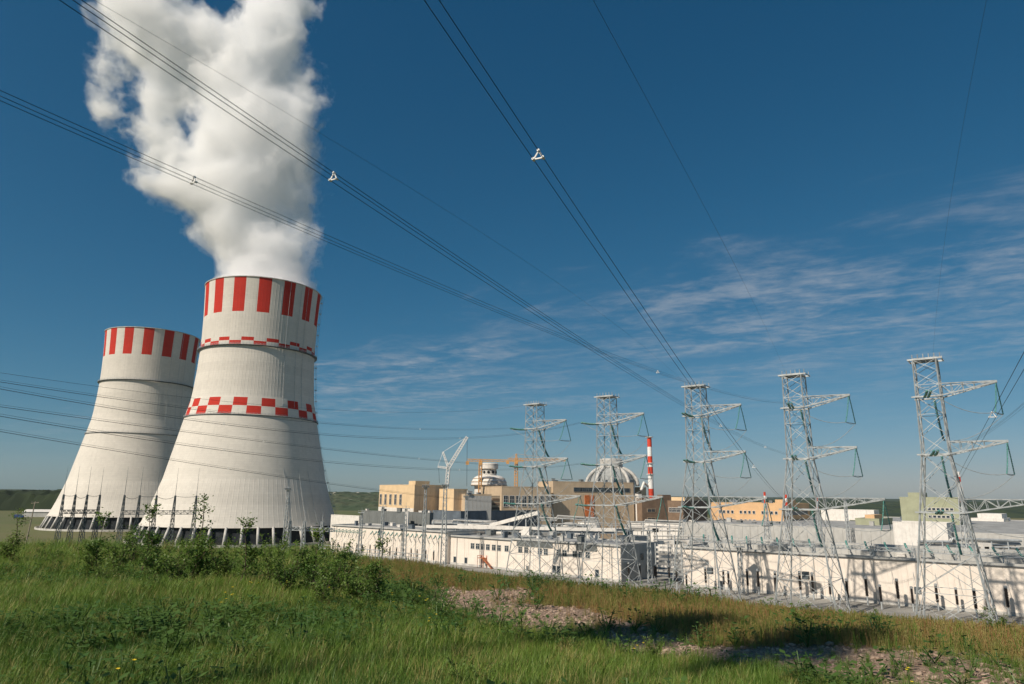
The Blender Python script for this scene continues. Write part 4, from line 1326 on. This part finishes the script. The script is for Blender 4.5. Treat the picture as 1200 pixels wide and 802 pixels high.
def post(p, label, s=1.0, tank=False, group='black post insulators'):
    root = thing('post_insulator', label, 'insulator', p, RZ, group); root.scale = (s, s, s)
    inst('support', po_me, root); inst('insulator', ins_me, root); inst('head', cap_me, root)
    if tank: inst('tank', tank_me, root, (1.5, 0, 0))
    return root


ORD = ['first', 'second', 'third', 'fourth', 'fifth', 'sixth', 'seventh', 'eighth', 'ninth', 'tenth', 'eleventh', 'twelfth', 'thirteenth', 'fourteenth', 'fifteenth', 'sixteenth', 'seventeenth', 'eighteenth', 'nineteenth', 'twentieth', 'twenty-first', 'twenty-second', 'twenty-third', 'twenty-fourth', 'twenty-fifth', 'twenty-sixth']


def number_off(roots, text):
    """labels counted from the left, as the row is seen"""
    for k, o in enumerate(sorted(roots, key=lambda o: o.location.x / o.location.y)): o['label'] = text % ORD[k]


rows = {'a': [], 'b': [], 'c': [], 'd': []}
rg = random.Random(5)
for i in range(26):
    x = 1.5 + i * 4.5 + rg.uniform(-1.4, 1.4)
    p = Vector((WR.x, WR.y, 0)) + UR * x - NR * rg.choice([4.5, 6.0, 10.5, 12, 15])
    tk = i % 7 == 2
    rows['b' if tk else 'a'] += [post(p, 'black post insulator with a boxy tank before the second white hall' if tk else 'black post insulator on a pale support before the second white hall', rg.uniform(.95, 1.3), tk, 'black apparatus with tanks' if tk else 'black post insulators by the second hall')]
for i in range(5):
    p = C0 + UA * (i * 3.4 - 1) + NA * rg.uniform(1, 12) + UA * 2.0
    rows['c'] += [post(p, 'black post insulator in the gap beside the shaded end wall', rg.uniform(.9, 1.1), False, 'black post insulators in the gap')]
for i in range(16):
    x = d2 + 3 + i * (d3 - d2 - 8) / 16
    p = C0 - UA * x - NA * (7 + rg.uniform(-.6, .6))
    rows['d'] += [post(p, 'slim black post insulator along the far white hall', .95, False, 'black post insulators by the far hall')]
number_off(rows['a'], 'black post insulator before the second white hall, %s plain one from its left end')
number_off(rows['b'], 'black post insulator with boxy tank before the second white hall, %s from the left')
number_off(rows['c'], 'black post insulator in the gap beside the shaded end wall, %s from the left')
number_off(rows['d'], 'slim black post insulator along the far white hall, %s from the cooling tower')
for k in range(3):
    x0_, x1_ = d2 + 4 + k * (d3 - d2 - 8) / 3, d2 + (k + 1) * (d3 - d2 - 8) / 3 + 2
    o = C0 - UA * x1_ - NA * 9.5
    root = thing('bus_support', ['low grey busbar frame at the near end of the far hall', 'low grey busbar frame at the middle of the far hall', 'low grey busbar frame by the front cooling tower end of the far hall'][k], 'busbar', o, RZ)
    L = x1_ - x0_
    for z in (2.6, 4.2): MB().bar((0, 0, z), (L, 0, z), .3).build('rail', M['galv'], root)
    for i in range(9): MB().bar((L * i / 8, 0, 0), (L * i / 8, 0, 4.3), .26).build('post', M['galv'], root)
    for i in range(8):
        xx = L * (i + .5) / 8
        string_mesh(hang((xx, 9.0, 12.6), (xx + (2.6 if k < 2 else -2.6), 5.2, 11.0), .35), .3).build('insulator_string', M['teal'], root, True)
        MB().path(hang((xx + 2.6, 5.2, 11.0), (xx + .4, 2.2, 6.2), .5), .07, 4).build('dropper', M['galv'], root)
# pipe rack in the gap
root = thing('pipe_rack', 'stack of pale pipes and trays in the gap between the white halls', 'pipe rack', C0 + UA * 6 + NA * 16, RZ)
for i in range(7): MB().box((0, -.6, 1.5 + i * 1.7), (17, .6, 2.2 + i * 1.7)).build('tray', M['white2' if i % 2 == 0 else 'greylt'], root)
for x in (0, 5.5, 11, 16.8): MB().box((x - .2, -.9, 0), (x + .2, -.65, 13.5)).build('post', M['galv'], root)
# inclined conveyor gallery
p, q = at(575, 616, 345), at(631, 601, 330)
root = thing('inclined_gallery', 'white inclined pipe gallery climbing from the low white store', 'gallery', (p.x, p.y, 0))
g = MB(); d = (q - p); mb = MB(); mb.bar((0, 0, p.z), (d.x, d.y, q.z), 1.7, 4); mb.build('tube', M['white2'], root)
for t in (.05, .4, .75, 1.0): MB().bar((d.x * t, d.y * t, 0), (d.x * t, d.y * t, p.z + d.z * t), .5).build('trestle', M['galv'], root)
p, q = at(500, 617, 348), at(722, 621, 320)
root = thing('pipe_bridge', 'long white pipe bridge running behind the white halls', 'pipe bridge', (p.x, p.y, 0)); d = q - p
MB().bar((0, 0, p.z), (d.x, d.y, q.z), 1.4).build('pipe', M['white2'], root); MB().bar((0, .8, p.z - 1.4), (d.x, d.y + .8, q.z - 1.4), .9).build('pipe', M['galv'], root)
for i in range(13): t = i / 12; MB().bar((d.x * t, d.y * t, 0), (d.x * t, d.y * t, p.z + d.z * t), .4).build('trestle', M['galv'], root)

def rack(px0, px1, py, D, h, label, seed, depth=5):
    p, q = at(px0, py, D), at(px1, py, D); L = (q - p).length; rg = random.Random(seed)
    root = thing('pipe_rack', label, 'pipe rack', (p.x, p.y, 0), math.atan2(q.y - p.y, q.x - p.x))
    top = p.z; n = max(3, int(L / 6))
    for i in range(n + 1):
        for y in (0, depth): MB().bar((L * i / n, y, 0), (L * i / n, y, top), .35).build('post', M['galv'], root)
        MB().bar((L * i / n, 0, top - h), (L * i / n, depth, top - h), .3).build('cross_beam', M['galv'], root)
    for k in range(7):
        z = top - h * rg.random(); y = rg.uniform(-.3, depth); r = rg.uniform(.16, .5)
        MB().path([(-1, y, z), (L * .3, y, z), (L * .32, y, z + rg.choice([0, 1.2])), (L + 1, y, z + rg.choice([0, .6]))], r, 8).build('pipe', M[rg.choice(['galv', 'white2', 'slate', 'greylt', 'conc'])], root)
    for k in range(4):
        x = L * rg.random(); s_ = rg.uniform(1, 2.4)
        MB().box((x, 0, top - h), (x + s_ * 1.5, depth * .7, top - h + s_)).build('valve_house', M[rg.choice(['slate', 'grey', 'white2'])], root)


rack(632, 700, 607, 372, 6, 'upper pipe rack before the reactor hall, between the two dome-side pylons', 1)
rack(650, 735, 614, 350, 5, 'lower pipe rack just above the windowed hall roof', 2)
rack(738, 800, 612, 372, 5, 'pipe rack before the brown building and stack', 3)
rack(508, 580, 610, 368, 6, 'pipe rack before the slate hall, beneath the crane annex', 4)
rack(770, 830, 627, 312, 4, 'pipe rack behind the left end of the second white hall', 5)
rack(1085, 1200, 634, 262, 3, 'low pipe rack behind the second hall at the picture edge', 6)
for px, py, D, r_, lab in ((668, 612, 385, 5, 'pale round tank left of the pylon before the ribbed dome'), (690, 610, 392, 6, 'pale round tank behind the pylon before the ribbed dome'), (985, 622, 345, 5, 'round pale tank before the white annex'), (1138, 622, 350, 4.5, 'round pale tank beside the grey shed')):
    t = at(px, py, D); root = thing('storage_tank', lab, 'tank', (t.x, t.y, 0))
    MB().lathe([(r_, 0), (r_, t.z - 1)], 32).build('tank_shell', M['white2'], root, True)
    MB().lathe([(r_ + .1, t.z - 1), (r_ * .5, t.z - .2), (.05, t.z)], 32).build('tank_roof', M['greylt'], root)
    MB().path([(r_ + .2, -.3, 0), (r_ + .2, -.3, t.z)], .12, 4).build('ladder', M['galv'], root)
# left-hand field: pole, warehouse, truck
p = at(35, 614, 330)
root = thing('utility_pole', 'leaning wooden utility pole standing in the field left of the towers', 'pole', (p.x, p.y, p.z * 0))
MB().bar((-.8, 0, 0), (.9, 0, zat(37, 588, 330)), .5, 7, .3).build('pole_shaft', M['wood'], root)
MB().bar((-.9, 0, zat(37, 590, 330)), (2.6, 0, zat(37, 589, 330)), .22).build('cross_bar', M['wood'], root)
for x in (-.6, .9, 2.3): MB().lathe([(.12, 0), (.16, .3), (.05, .5)], 6).build('insulator', M['black'], root, loc=(x, 0, zat(37, 589, 330)))
p, q = at(58, 597.5, 840), at(26, 597.5, 840)
root = thing('warehouse', 'long pale warehouse before the dark wood left of the towers', 'warehouse', (p.x, p.y, 0), R(8))
L = (p - q).length * 1.5
MB().prism([(-L * .6, 0), (L * .4, 0), (L * .4, 6), (-L * .6, 6)], 0, 18).build('wall', M['greylt'], root)
MB().add([(-L * .6 - .5, -.8, 5.8), (L * .4 + .5, -.8, 5.8), (L * .4 + .5, 9, 8.6), (-L * .6 - .5, 9, 8.6), (L * .4 + .5, 18.8, 5.8), (-L * .6 - .5, 18.8, 5.8)], [(0, 1, 2, 3), (3, 2, 4, 5), (0, 3, 5), (1, 4, 2)]).build('roof', M['white2'], root)
p = at(23, 597, 790)
root = thing('container_truck', 'blue container truck parked left of the pale warehouse', 'truck', (p.x, p.y, 0), R(5))
MB().box((-4.5, -1.3, 1.2), (3, 1.3, 4.2)).build('container', M['blue'], root); MB().box((3.2, -1.25, .8), (5.2, 1.25, 3.4)).build('cab', M['blue'], root)
for x in (-3.6, -2.3, 4): MB().bar((x, -1.4, .6), (x, 1.4, .6), 1.0, 10).build('wheel', M['dark'], root)

# ------------------------------------------------------------------ vegetation
def leaf_material(name, c1, c2, trans=.35, tip=None):
    m = bpy.data.materials.new(name); m.use_nodes = True; n, l = m.node_tree.nodes, m.node_tree.links
    n.remove(n['Principled BSDF'])
    at_ = n.new('ShaderNodeAttribute'); at_.attribute_type = 'INSTANCER'; at_.attribute_name = 'tint'
    oi = n.new('ShaderNodeObjectInfo')
    g = n.new('ShaderNodeNewGeometry')
    nz = n.new('ShaderNodeTexNoise'); l.new(g.outputs['Position'], nz.inputs[0]); nz.inputs['Scale'].default_value = .45; nz.inputs['Detail'].default_value = 4
    f = fmath(n, l, 'ADD', fmath(n, l, 'MULTIPLY', at_.outputs['Fac'], .55), fmath(n, l, 'MULTIPLY', remap(n, l, nz.outputs[0], .3, .7), .5))
    f = fmath(n, l, 'ADD', f, fmath(n, l, 'MULTIPLY', g.outputs['Random Per Island'], .3), clamp=True)
    x = n.new('ShaderNodeMix'); x.data_type = 'RGBA'; l.new(f, x.inputs['Factor'])
    x.inputs[6].default_value = (*c1, 1); x.inputs[7].default_value = (*c2, 1)
    d = n.new('ShaderNodeBsdfDiffuse'); t = n.new('ShaderNodeBsdfTranslucent'); gl = n.new('ShaderNodeBsdfGlossy')
    gl.inputs['Roughness'].default_value = .5; gl.inputs['Color'].default_value = (.5, .5, .45, 1)
    for s in (d, t): l.new(x.outputs[2], s.inputs['Color'])
    ms = n.new('ShaderNodeMixShader'); ms.inputs[0].default_value = trans; l.new(d.outputs[0], ms.inputs[1]); l.new(t.outputs[0], ms.inputs[2])
    m2 = n.new('ShaderNodeMixShader'); m2.inputs[0].default_value = .05; l.new(ms.outputs[0], m2.inputs[1]); l.new(gl.outputs[0], m2.inputs[2])
    l.new(m2.outputs[0], n['Material Output'].inputs['Surface'])
    return m


L_GRASS = leaf_material('grass_blade', (.034, .125, .016), (.19, .285, .044))
L_DRY = leaf_material('dry_grass_blade', (.36, .30, .11), (.40, .225, .095), .3)
L_MIXED = leaf_material('mixed_grass_blade', (.16, .21, .04), (.38, .31, .11), .3)
L_WEED = leaf_material('weed_leaf', (.030, .095, .022), (.10, .175, .04))
L_SHRUB = leaf_material('shrub_leaf', (.065, .15, .026), (.25, .32, .06), .42)
BARK = mat('bark', (.10, .075, .05), .95, .3, 6.0)
FLOWER = mat('yellow_petal', (.75, .55, .03), .7, .1, 3)


def blade(mb, base, h, lean, az, w, segs=3):
    d = Vector((math.cos(az), math.sin(az), 0)); s = Vector((-d.y, d.x, 0)) ; vs = []; fs = []
    for i in range(segs):
        t = i / segs; p = base + d * (lean * t * t) + Vector((0, 0, h * (t - .12 * lean / max(h, .01) * t * t)))
        ww = w * (1 - t * .7) / 2; vs += [p - s * ww, p + s * ww]
    vs.append(base + d * lean + Vector((0, 0, h * (1 - .25 * min(1, lean / h)))))
    for i in range(segs - 1): fs.append((2 * i, 2 * i + 1, 2 * i + 3, 2 * i + 2))
    fs.append((2 * segs - 2, 2 * segs - 1, 2 * segs)); mb.add(vs, fs)


def tuft(kind, seed):
    rg = random.Random(seed); mb = MB()
    if kind == 'lush':
        for _ in range(26):
            r = rg.uniform(0, .13); a = rg.uniform(0, 6.28); h = rg.uniform(.16, .40) * (1.15 - r * 2)
            blade(mb, Vector((r * math.cos(a), r * math.sin(a), -.02)), h, h * rg.uniform(.15, .75), rg.uniform(0, 6.28), rg.uniform(.006, .012))
    elif kind == 'dry':
        for _ in range(22):
            r = rg.uniform(0, .16); a = rg.uniform(0, 6.28); h = rg.uniform(.10, .26)
            blade(mb, Vector((r * math.cos(a), r * math.sin(a), -.02)), h, h * rg.uniform(.1, .6), rg.uniform(0, 6.28), rg.uniform(.006, .010), 2)
        for _ in range(4):          # seed stalks
            a = rg.uniform(0, 6.28); r = rg.uniform(0, .12); b = Vector((r * math.cos(a), r * math.sin(a), 0)); h = rg.uniform(.25, .42)
            t = b + Vector((rg.uniform(-.06, .06), rg.uniform(-.06, .06), h)); mb.bar(b, t, .006, 3, caps=False)
            for k in range(6):
                p = b.lerp(t, .7 + .05 * k); blade(mb, p, .035, .02, rg.uniform(0, 6.28), .014, 1)
    elif kind == 'weed':
        for _ in range(26):
            a = rg.uniform(0, 6.28); r = rg.uniform(.02, .16); p = Vector((r * math.cos(a), r * math.sin(a), rg.uniform(.02, .26)))
            d = Vector((math.cos(a), math.sin(a), rg.uniform(-.1, .5))).normalized(); s = d.cross(Vector((0, 0, 1))).normalized(); ln = rg.uniform(.05, .10)
            mb.add([p, p + d * ln * .5 + s * ln * .33, p + d * ln, p + d * ln * .5 - s * ln * .33], [(0, 1, 2, 3)])
        for _ in range(5):
            a = rg.uniform(0, 6.28); mb.bar((0, 0, 0), (math.cos(a) * .1, math.sin(a) * .1, rg.uniform(.1, .26)), .008, 3, caps=False)
    return mb


def stuff_instances(name, label, cat, pts, scl, tint, meshes, mats, tilt=.12):
    src = bpy.data.collections.new(name + '_variants')
    for k, (mb, m_) in enumerate(zip(meshes, mats)):
        src.objects.link(bpy.data.objects.new('%s_variant_%02d' % (name, k), mb.mesh(name, m_)))
    n = len(pts); me = bpy.data.meshes.new(name); me.vertices.add(n); me.vertices.foreach_set('co', np.asarray(pts, np.float32).ravel())
    rot = np.stack([rng.uniform(-tilt, tilt, n), rng.uniform(-tilt, tilt, n), rng.uniform(0, 6.283, n)], -1).astype(np.float32)
    for nm, ty, v, fld in (('scl', 'FLOAT', np.asarray(scl, np.float32), 'value'), ('tint', 'FLOAT', np.asarray(tint, np.float32), 'value'), ('rot', 'FLOAT_VECTOR', rot.ravel(), 'vector'), ('pick', 'INT', rng.integers(0, len(meshes), n).astype(np.int32), 'value')):
        a = me.attributes.new(nm, ty, 'POINT'); a.data.foreach_set(fld, v)
    o = bpy.data.objects.new(name, me); COL.objects.link(o); tag(o, label, cat, kind='stuff')
    ng = bpy.data.node_groups.new(name + '_scatter', 'GeometryNodeTree')
    ng.interface.new_socket('Geometry', in_out='INPUT', socket_type='NodeSocketGeometry'); ng.interface.new_socket('Geometry', in_out='OUTPUT', socket_type='NodeSocketGeometry')
    N = ng.nodes; K = ng.links; gi, go = N.new('NodeGroupInput'), N.new('NodeGroupOutput')
    ci = N.new('GeometryNodeCollectionInfo'); ci.inputs['Collection'].default_value = src; ci.inputs['Separate Children'].default_value = True; ci.inputs['Reset Children'].default_value = True
    ip = N.new('GeometryNodeInstanceOnPoints'); ip.inputs['Pick Instance'].default_value = True
    def na(nm, ty):
        a = N.new('GeometryNodeInputNamedAttribute'); a.data_type = ty; a.inputs['Name'].default_value = nm; return a.outputs['Attribute']
    K.new(gi.outputs[0], ip.inputs['Points']); K.new(ci.outputs[0], ip.inputs['Instance']); K.new(na('pick', 'INT'), ip.inputs['Instance Index'])
    er = N.new('FunctionNodeEulerToRotation'); K.new(na('rot', 'FLOAT_VECTOR'), er.inputs[0]); K.new(er.outputs[0], ip.inputs['Rotation'])
    K.new(na('scl', 'FLOAT'), ip.inputs['Scale']); K.new(ip.outputs[0], go.inputs[0])
    mod = o.modifiers.new('scatter', 'NODES'); mod.node_group = ng
    return o


def scatter(n, y0, y1, power=1.0, kmin=-.9, kmax=.9):
    """points on the hill in the camera's wedge, equal density per area"""
    y = np.sqrt(rng.uniform(y0 ** 2, y1 ** 2, n)); k = rng.uniform(kmin, kmax, n); x = k * y
    cv = np.interp(x / np.maximum(y, 2), CA, CV); dc = EYE / (cv - G)
    keep = y < dc + 4
    return x[keep], y[keep]


def zones(x, y):
    td, ts = track_dist(x, y)
    wob = bil(_hn2, x * 1.7, y * 1.7) * 1.6 + bil(_hn, x, y) * 1.2
    bare = bare_soil(x, y, td, wob)
    dry = np.clip((td * ts - .2 + wob * .6) / 1.2, 0, 1) * np.clip((x + 7 + wob * 2) / 3, 0, 1)
    return bare, dry


X = []; Y = []
for n, a, b in ((16000, 5.5, 11), (20000, 11, 18), (17000, 18, 30), (14000, 30, 70)):
    x, y = scatter(n, a, b); X.append(x); Y.append(y)
X = np.concatenate(X); Y = np.concatenate(Y); bare, dry = zones(X, Y); z = hill_z(X, Y)
big = bil(_hn, X * .9 + 5, Y * .9)
u_ = rng.random(len(X))
lush = (u_ > bare * .90) & (rng.random(len(X)) > dry * .82)
dryk = (u_ > bare * .985) & ~lush & (dry > .02)
far = np.clip(Y / 18, 1, 2.4)
P3 = np.stack([X, Y, z], -1)
sc_l = rng.uniform(.65, 1.25, len(X)) * (1 + big * 1.1) * far ** .55 * (1 - .55 * dry) * np.clip(.5 + .5 * (track_dist(X, Y)[0] - 1.2) / 3.0, .42, 1)
stuff_instances('grass', 'lush green grass covering the near hillside', 'grass', P3[lush], sc_l[lush], np.clip(rng.random(len(X)) * .6 + big * 1.9 + bil(_hn2, X * 1.3, Y * 1.3) * .8 + .2 + .3 * dry, 0, 1)[lush],
                [tuft('lush', k) for k in range(7)], [L_GRASS] * 6 + [L_MIXED])
sc_d = rng.uniform(.38, .7, len(X)) * far ** .4
# thicken the dry zone
xd, yd = scatter(26000, 9, 40, kmin=-.35, kmax=.9); bd, dd = zones(xd, yd); kd = (rng.random(len(xd)) < dd) & (rng.random(len(xd)) > bd * .96)
PD = np.concatenate([P3[dryk], np.stack([xd, yd, hill_z(xd, yd)], -1)[kd]]); SD = np.concatenate([sc_d[dryk], rng.uniform(.32, .66, kd.sum())])
stuff_instances('dry_grass', 'short reddish dry grass along the crest of the hill', 'grass', PD, SD, np.clip(rng.random(len(PD)) * .6 + bil(_hn, PD[:, 0] * 2, PD[:, 1] * 2) * 1.2 + .2, 0, 1),
                [tuft('dry', 20 + k) for k in range(6)], [L_DRY, L_DRY, L_MIXED, L_MIXED, L_MIXED, L_GRASS])
xw, yw = scatter(5200, 5.5, 26); bw_, dw_ = zones(xw, yw)
cl = bil(_hn2, xw * .8 + 9, yw * .8 + 4) + bil(_hn, xw, yw) > .08
kw = cl & (rng.random(len(xw)) > bw_ * .9) & (rng.random(len(xw)) > dw_ * .7)
stuff_instances('weeds', 'broad-leaved weeds growing among the near grass', 'weeds', np.stack([xw, yw, hill_z(xw, yw)], -1)[kw], rng.uniform(.7, 1.6, kw.sum()), rng.random(kw.sum()), [tuft('weed', 40 + k) for k in range(4)], [L_WEED] * 4)


def flower(seed):
    rg = random.Random(seed); mb = MB()
    for _ in range(3):
        a = rg.uniform(0, 6.28); t = Vector((math.cos(a) * .08, math.sin(a) * .08, rg.uniform(.3, .48)))
        mb.cur = 0; mb.bar((0, 0, 0), t, .007, 3, caps=False); mb.cur = 1
        for k in range(7):
            b_ = 6.283 * k / 7; d = Vector((math.cos(b_), math.sin(b_), .35)).normalized(); q = d.cross(Vector((0, 0, 1))).normalized()
            mb.add([t, t + d * .015 + q * .007, t + d * .03, t + d * .015 - q * .007], [(0, 1, 2, 3)])
    return mb


xf, yf = scatter(30, 6, 20, kmin=-.8, kmax=.6); bf, df = zones(xf, yf); kf = (bf < .2) & (df < .5) & (bil(_hn, xf * 1.4, yf * 1.4) > .02)
stuff_instances('wildflowers', 'small yellow wildflowers dotted through the near grass', 'flowers', np.stack([xf, yf, hill_z(xf, yf)], -1)[kf], rng.uniform(.7, 1.2, kf.sum()), rng.random(kf.sum()), [flower(k) for k in range(3)], [[L_WEED, FLOWER]] * 3)


def pebble(seed):
    rg = random.Random(seed); bm = bmesh.new(); bmesh.ops.create_icosphere(bm, subdivisions=1, radius=1)
    for v in bm.verts: v.co *= rg.uniform(.7, 1.2)
    s = (rg.uniform(.8, 1.3), rg.uniform(.7, 1.1), rg.uniform(.35, .7)); mb = MB()
    mb.add([(v.co.x * s[0], v.co.y * s[1], v.co.z * s[2]) for v in bm.verts], [[v.index for v in f.verts] for f in bm.faces]); bm.free()
    return mb


STONE = leaf_material('stone', (.20, .135, .095), (.42, .31, .235), 0.0)
xg, yg = scatter(60000, 8, 26, kmin=-.4, kmax=.9); bg_, dg_ = zones(xg, yg); kg = rng.random(len(xg)) < bg_ * .75
stuff_instances('gravel', 'pale stones and clods on the bare strip across the hill', 'gravel', np.stack([xg, yg, hill_z(xg, yg) + .005], -1)[kg], rng.gamma(1.8, .009, kg.sum()) + .006, rng.random(kg.sum()), [pebble(k) for k in range(6)], [STONE] * 6, .5)
print('grass', int(lush.sum()), len(PD), int(kw.sum()), int(kg.sum()))


# shrubs and saplings: stems plus separate leaves
def shrub_meshes(seed, h, spread, nstem, nleaf, leaf=.065, sapling=False):
    rg = random.Random(seed); st = MB(); lf = MB(); tw = []
    for i in range(nstem):
        a = rg.uniform(0, 6.28); hh = h * rg.uniform(.55, 1.0) if i else h
        out = spread * rg.uniform(.2, 1.0) * (0.15 if sapling and i == 0 else 1)
        if sapling and i: hh *= .6
        pts = [Vector((math.cos(a) * out * t ** 1.3 + rg.uniform(-.03, .03) * h, math.sin(a) * out * t ** 1.3 + rg.uniform(-.03, .03) * h, hh * t)) for t in np.linspace(0, 1, 7)]
        pts[0] = Vector((math.cos(a) * .04, math.sin(a) * .04, -.1))
        st.path(pts, [.016 * h * (1 - .85 * t) * (.6 if i else .8) for t in np.linspace(0, 1, 7)], 5)
        nb = 9 if not sapling else 16
        for b in range(nb):
            t = rg.uniform(.22, .98); k = min(5, int(t * 6)); p = pts[k].lerp(pts[k + 1], t * 6 - k)
            aa = rg.uniform(0, 6.28); ln = h * rg.uniform(.10, .26) * (1.25 - t * .8)
            q = p + Vector((math.cos(aa) * ln, math.sin(aa) * ln, ln * rg.uniform(.2, .8))); st.bar(p, q, .006 * h, 3, .003 * h, caps=False)
            tw.append((p, q)); 
        tw.append((pts[4], pts[6]))
    for _ in range(nleaf):
        p, q = rg.choice(tw); c = p.lerp(q, rg.uniform(.15, 1.08)) + Vector((rg.gauss(0, .035), rg.gauss(0, .035), rg.gauss(0, .035))) * h * .8
        d = Vector((rg.gauss(0, 1), rg.gauss(0, 1), rg.gauss(-.1, .6))).normalized(); nrm = Vector((rg.gauss(0, .7), rg.gauss(0, .7), 1)).normalized()
        s = d.cross(nrm).normalized(); ln = leaf * rg.uniform(.6, 1.35)
        lf.add([c, c + d * ln * .45 + s * ln * .34, c + d * ln, c + d * ln * .45 - s * ln * .34], [(0, 1, 2, 3)])
    return st.mesh('stem', BARK), lf.mesh('foliage', L_SHRUB)


SV = [shrub_meshes(1, 1.5, .75, 8, 1350), shrub_meshes(2, 1.3, .85, 9, 1350), shrub_meshes(3, 1.7, .6, 7, 1200), shrub_meshes(4, 2.3, .32, 3, 1500, .075, True), shrub_meshes(5, 2.5, .4, 4, 1700, .07, True)]


def shrub(px, d, v, s, label, name='shrub', cat='shrub', group='shrubs on the hillside'):
    r = ray(px, 690); x = r.x / r.y * d
    root = thing(name, label, cat, (x, d, float(hill_z(x, d)) - .03), random.uniform(0, 6.28), group); root.scale = (s, s, s)
    inst('stem', SV[v][0], root); inst('foliage', SV[v][1], root)
    return root


sap = 'sapling'
for px, d, v, s, lab in ((226, 19, 4, 1.02, 'tallest slim sapling, rising before the front tower\'s columns'), (166, 21, 3, .95, 'slim sapling between the two cooling towers'), (110, 20, 3, .85, 'slim dark sapling before the rear cooling tower'),
                         (283, 18, 3, .8, 'slim sapling before the middle of the front tower\'s base'), (368, 17, 3, .72, 'thin sapling at the foot of the pale portal'), (444, 15.5, 3, .62, 'small sapling at the right end of the bush belt'), (8, 24, 4, .85, 'sapling cut by the left picture edge')):
    shrub(px, d, v, s, lab, sap, 'sapling', 'saplings among the bushes')
belt = [(55, 26, 1, .7), (135, 22, 0, .9), (60, 22, 1, .55), (185, 20, 1, .95), (205, 18, 0, .85), (260, 19, 0, .9), (315, 19, 2, .85), (335, 16.5, 0, .9), (385, 16, 0, .85), (400, 17.5, 2, .8), (415, 15.5, 1, .75), (150, 25, 2, .9), (95, 24, 1, .8), (120, 19, 1, .6), (430, 16.2, 1, .6), (175, 17, 1, .55), (378, 14.6, 0, .6)]
number_off([shrub(px, d, v, s, 'leafy bush', group='leafy bushes in the belt before the towers') for px, d, v, s in belt], 'leafy green bush in the belt before the cooling towers, %s from the left')
for px, d, v, s, lab in ((520, 13.5, 1, .42, 'low dark shrub at the left end of the gravel strip'), (600, 11.6, 1, .34, 'low shrub on the near edge of the gravel'), (1163, 13.2, 1, .36, 'small dark shrub on the crest before the nearest pylon'), (935, 14.0, 1, .42, 'low shrub on the crest before the ochre building'), (1020, 13.8, 1, .30, 'small shrub on the crest before the second white hall'), (560, 8.2, 1, .40, 'broad weed clump at the bottom of the slope'), (765, 10.8, 1, .28, 'small green clump on the gravel strip')):
    shrub(px, d, v, s, lab)

# two unseen trees added beside the camera, crowns shaped to shadow the slope
def shadow_tree_meshes(seed, h, rad):
    rg = random.Random(seed); st = MB(); lf = MB()
    st.path([(0, 0, -.3), (.1, .05, h * .3), (.05, .15, h * .6), (0, .1, h * .95)], [h * .016, h * .012, h * .008, .02], 8)
    cl_ = []
    for i in range(26):
        t = rg.uniform(.90, 1.0); a = rg.uniform(0, 6.28); r = rad * rg.uniform(.1, 1)
        p = Vector((math.cos(a) * r, math.sin(a) * r, h * t)); st.bar((0, .1, h * (t - .12)), p, h * .006, 4, .012, caps=False); cl_.append(p)
    for _ in range(6000):
        c = rg.choice(cl_); p = c + Vector((rg.gauss(0, .24), rg.gauss(0, .24), rg.gauss(0, .3)))
        d = Vector((rg.gauss(0, 1), rg.gauss(0, 1), rg.gauss(0, .6))).normalized(); s = d.cross(Vector((rg.gauss(0, .6), rg.gauss(0, .6), 1))).normalized(); ln = rg.uniform(.1, .18)
        lf.add([p, p + d * ln * .5 + s * ln * .4, p + d * ln, p + d * ln * .5 - s * ln * .4], [(0, 1, 2, 3)])
    return st.mesh('trunk', BARK), lf.mesh('crown', L_SHRUB)


for k, (sx, sy, h, rad, lab) in enumerate(((3.0, 13.4, 20.0, .55, 'unseen slender tree added left of the camera to shade the far gravel'), (4.7, 11.5, 20.0, .60, 'unseen slender tree added left of the camera to shade the near gravel'))):
    x, y = sx - 16.7, sy - 15.0          # each crown's shadow falls at (sx, sy)
    a, b = shadow_tree_meshes(70 + k, h, rad); root = thing('tree', lab, 'tree', (x, y, float(hill_z(x, y)) - .05))
    inst('trunk', a, root); inst('crown', b, root)

# ------------------------------------------------------------------ thin summer air over the whole plain
hz = MB().box((-9500, -2500, -12), (9500, 9600, 470))
hm = bpy.data.materials.new('haze'); hm.use_nodes = True
hm.node_tree.nodes.remove(hm.node_tree.nodes['Principled BSDF'])
hp = hm.node_tree.nodes.new('ShaderNodeVolumePrincipled'); hp.inputs['Color'].default_value = (.80, .90, 1.0, 1); hp.inputs['Density'].default_value = 2.2e-5; hp.inputs['Anisotropy'].default_value = 0.2
hm.node_tree.links.new(hp.outputs[0], hm.node_tree.nodes['Material Output'].inputs['Volume'])
tag(hz.build('haze', hm), kind='stuff')
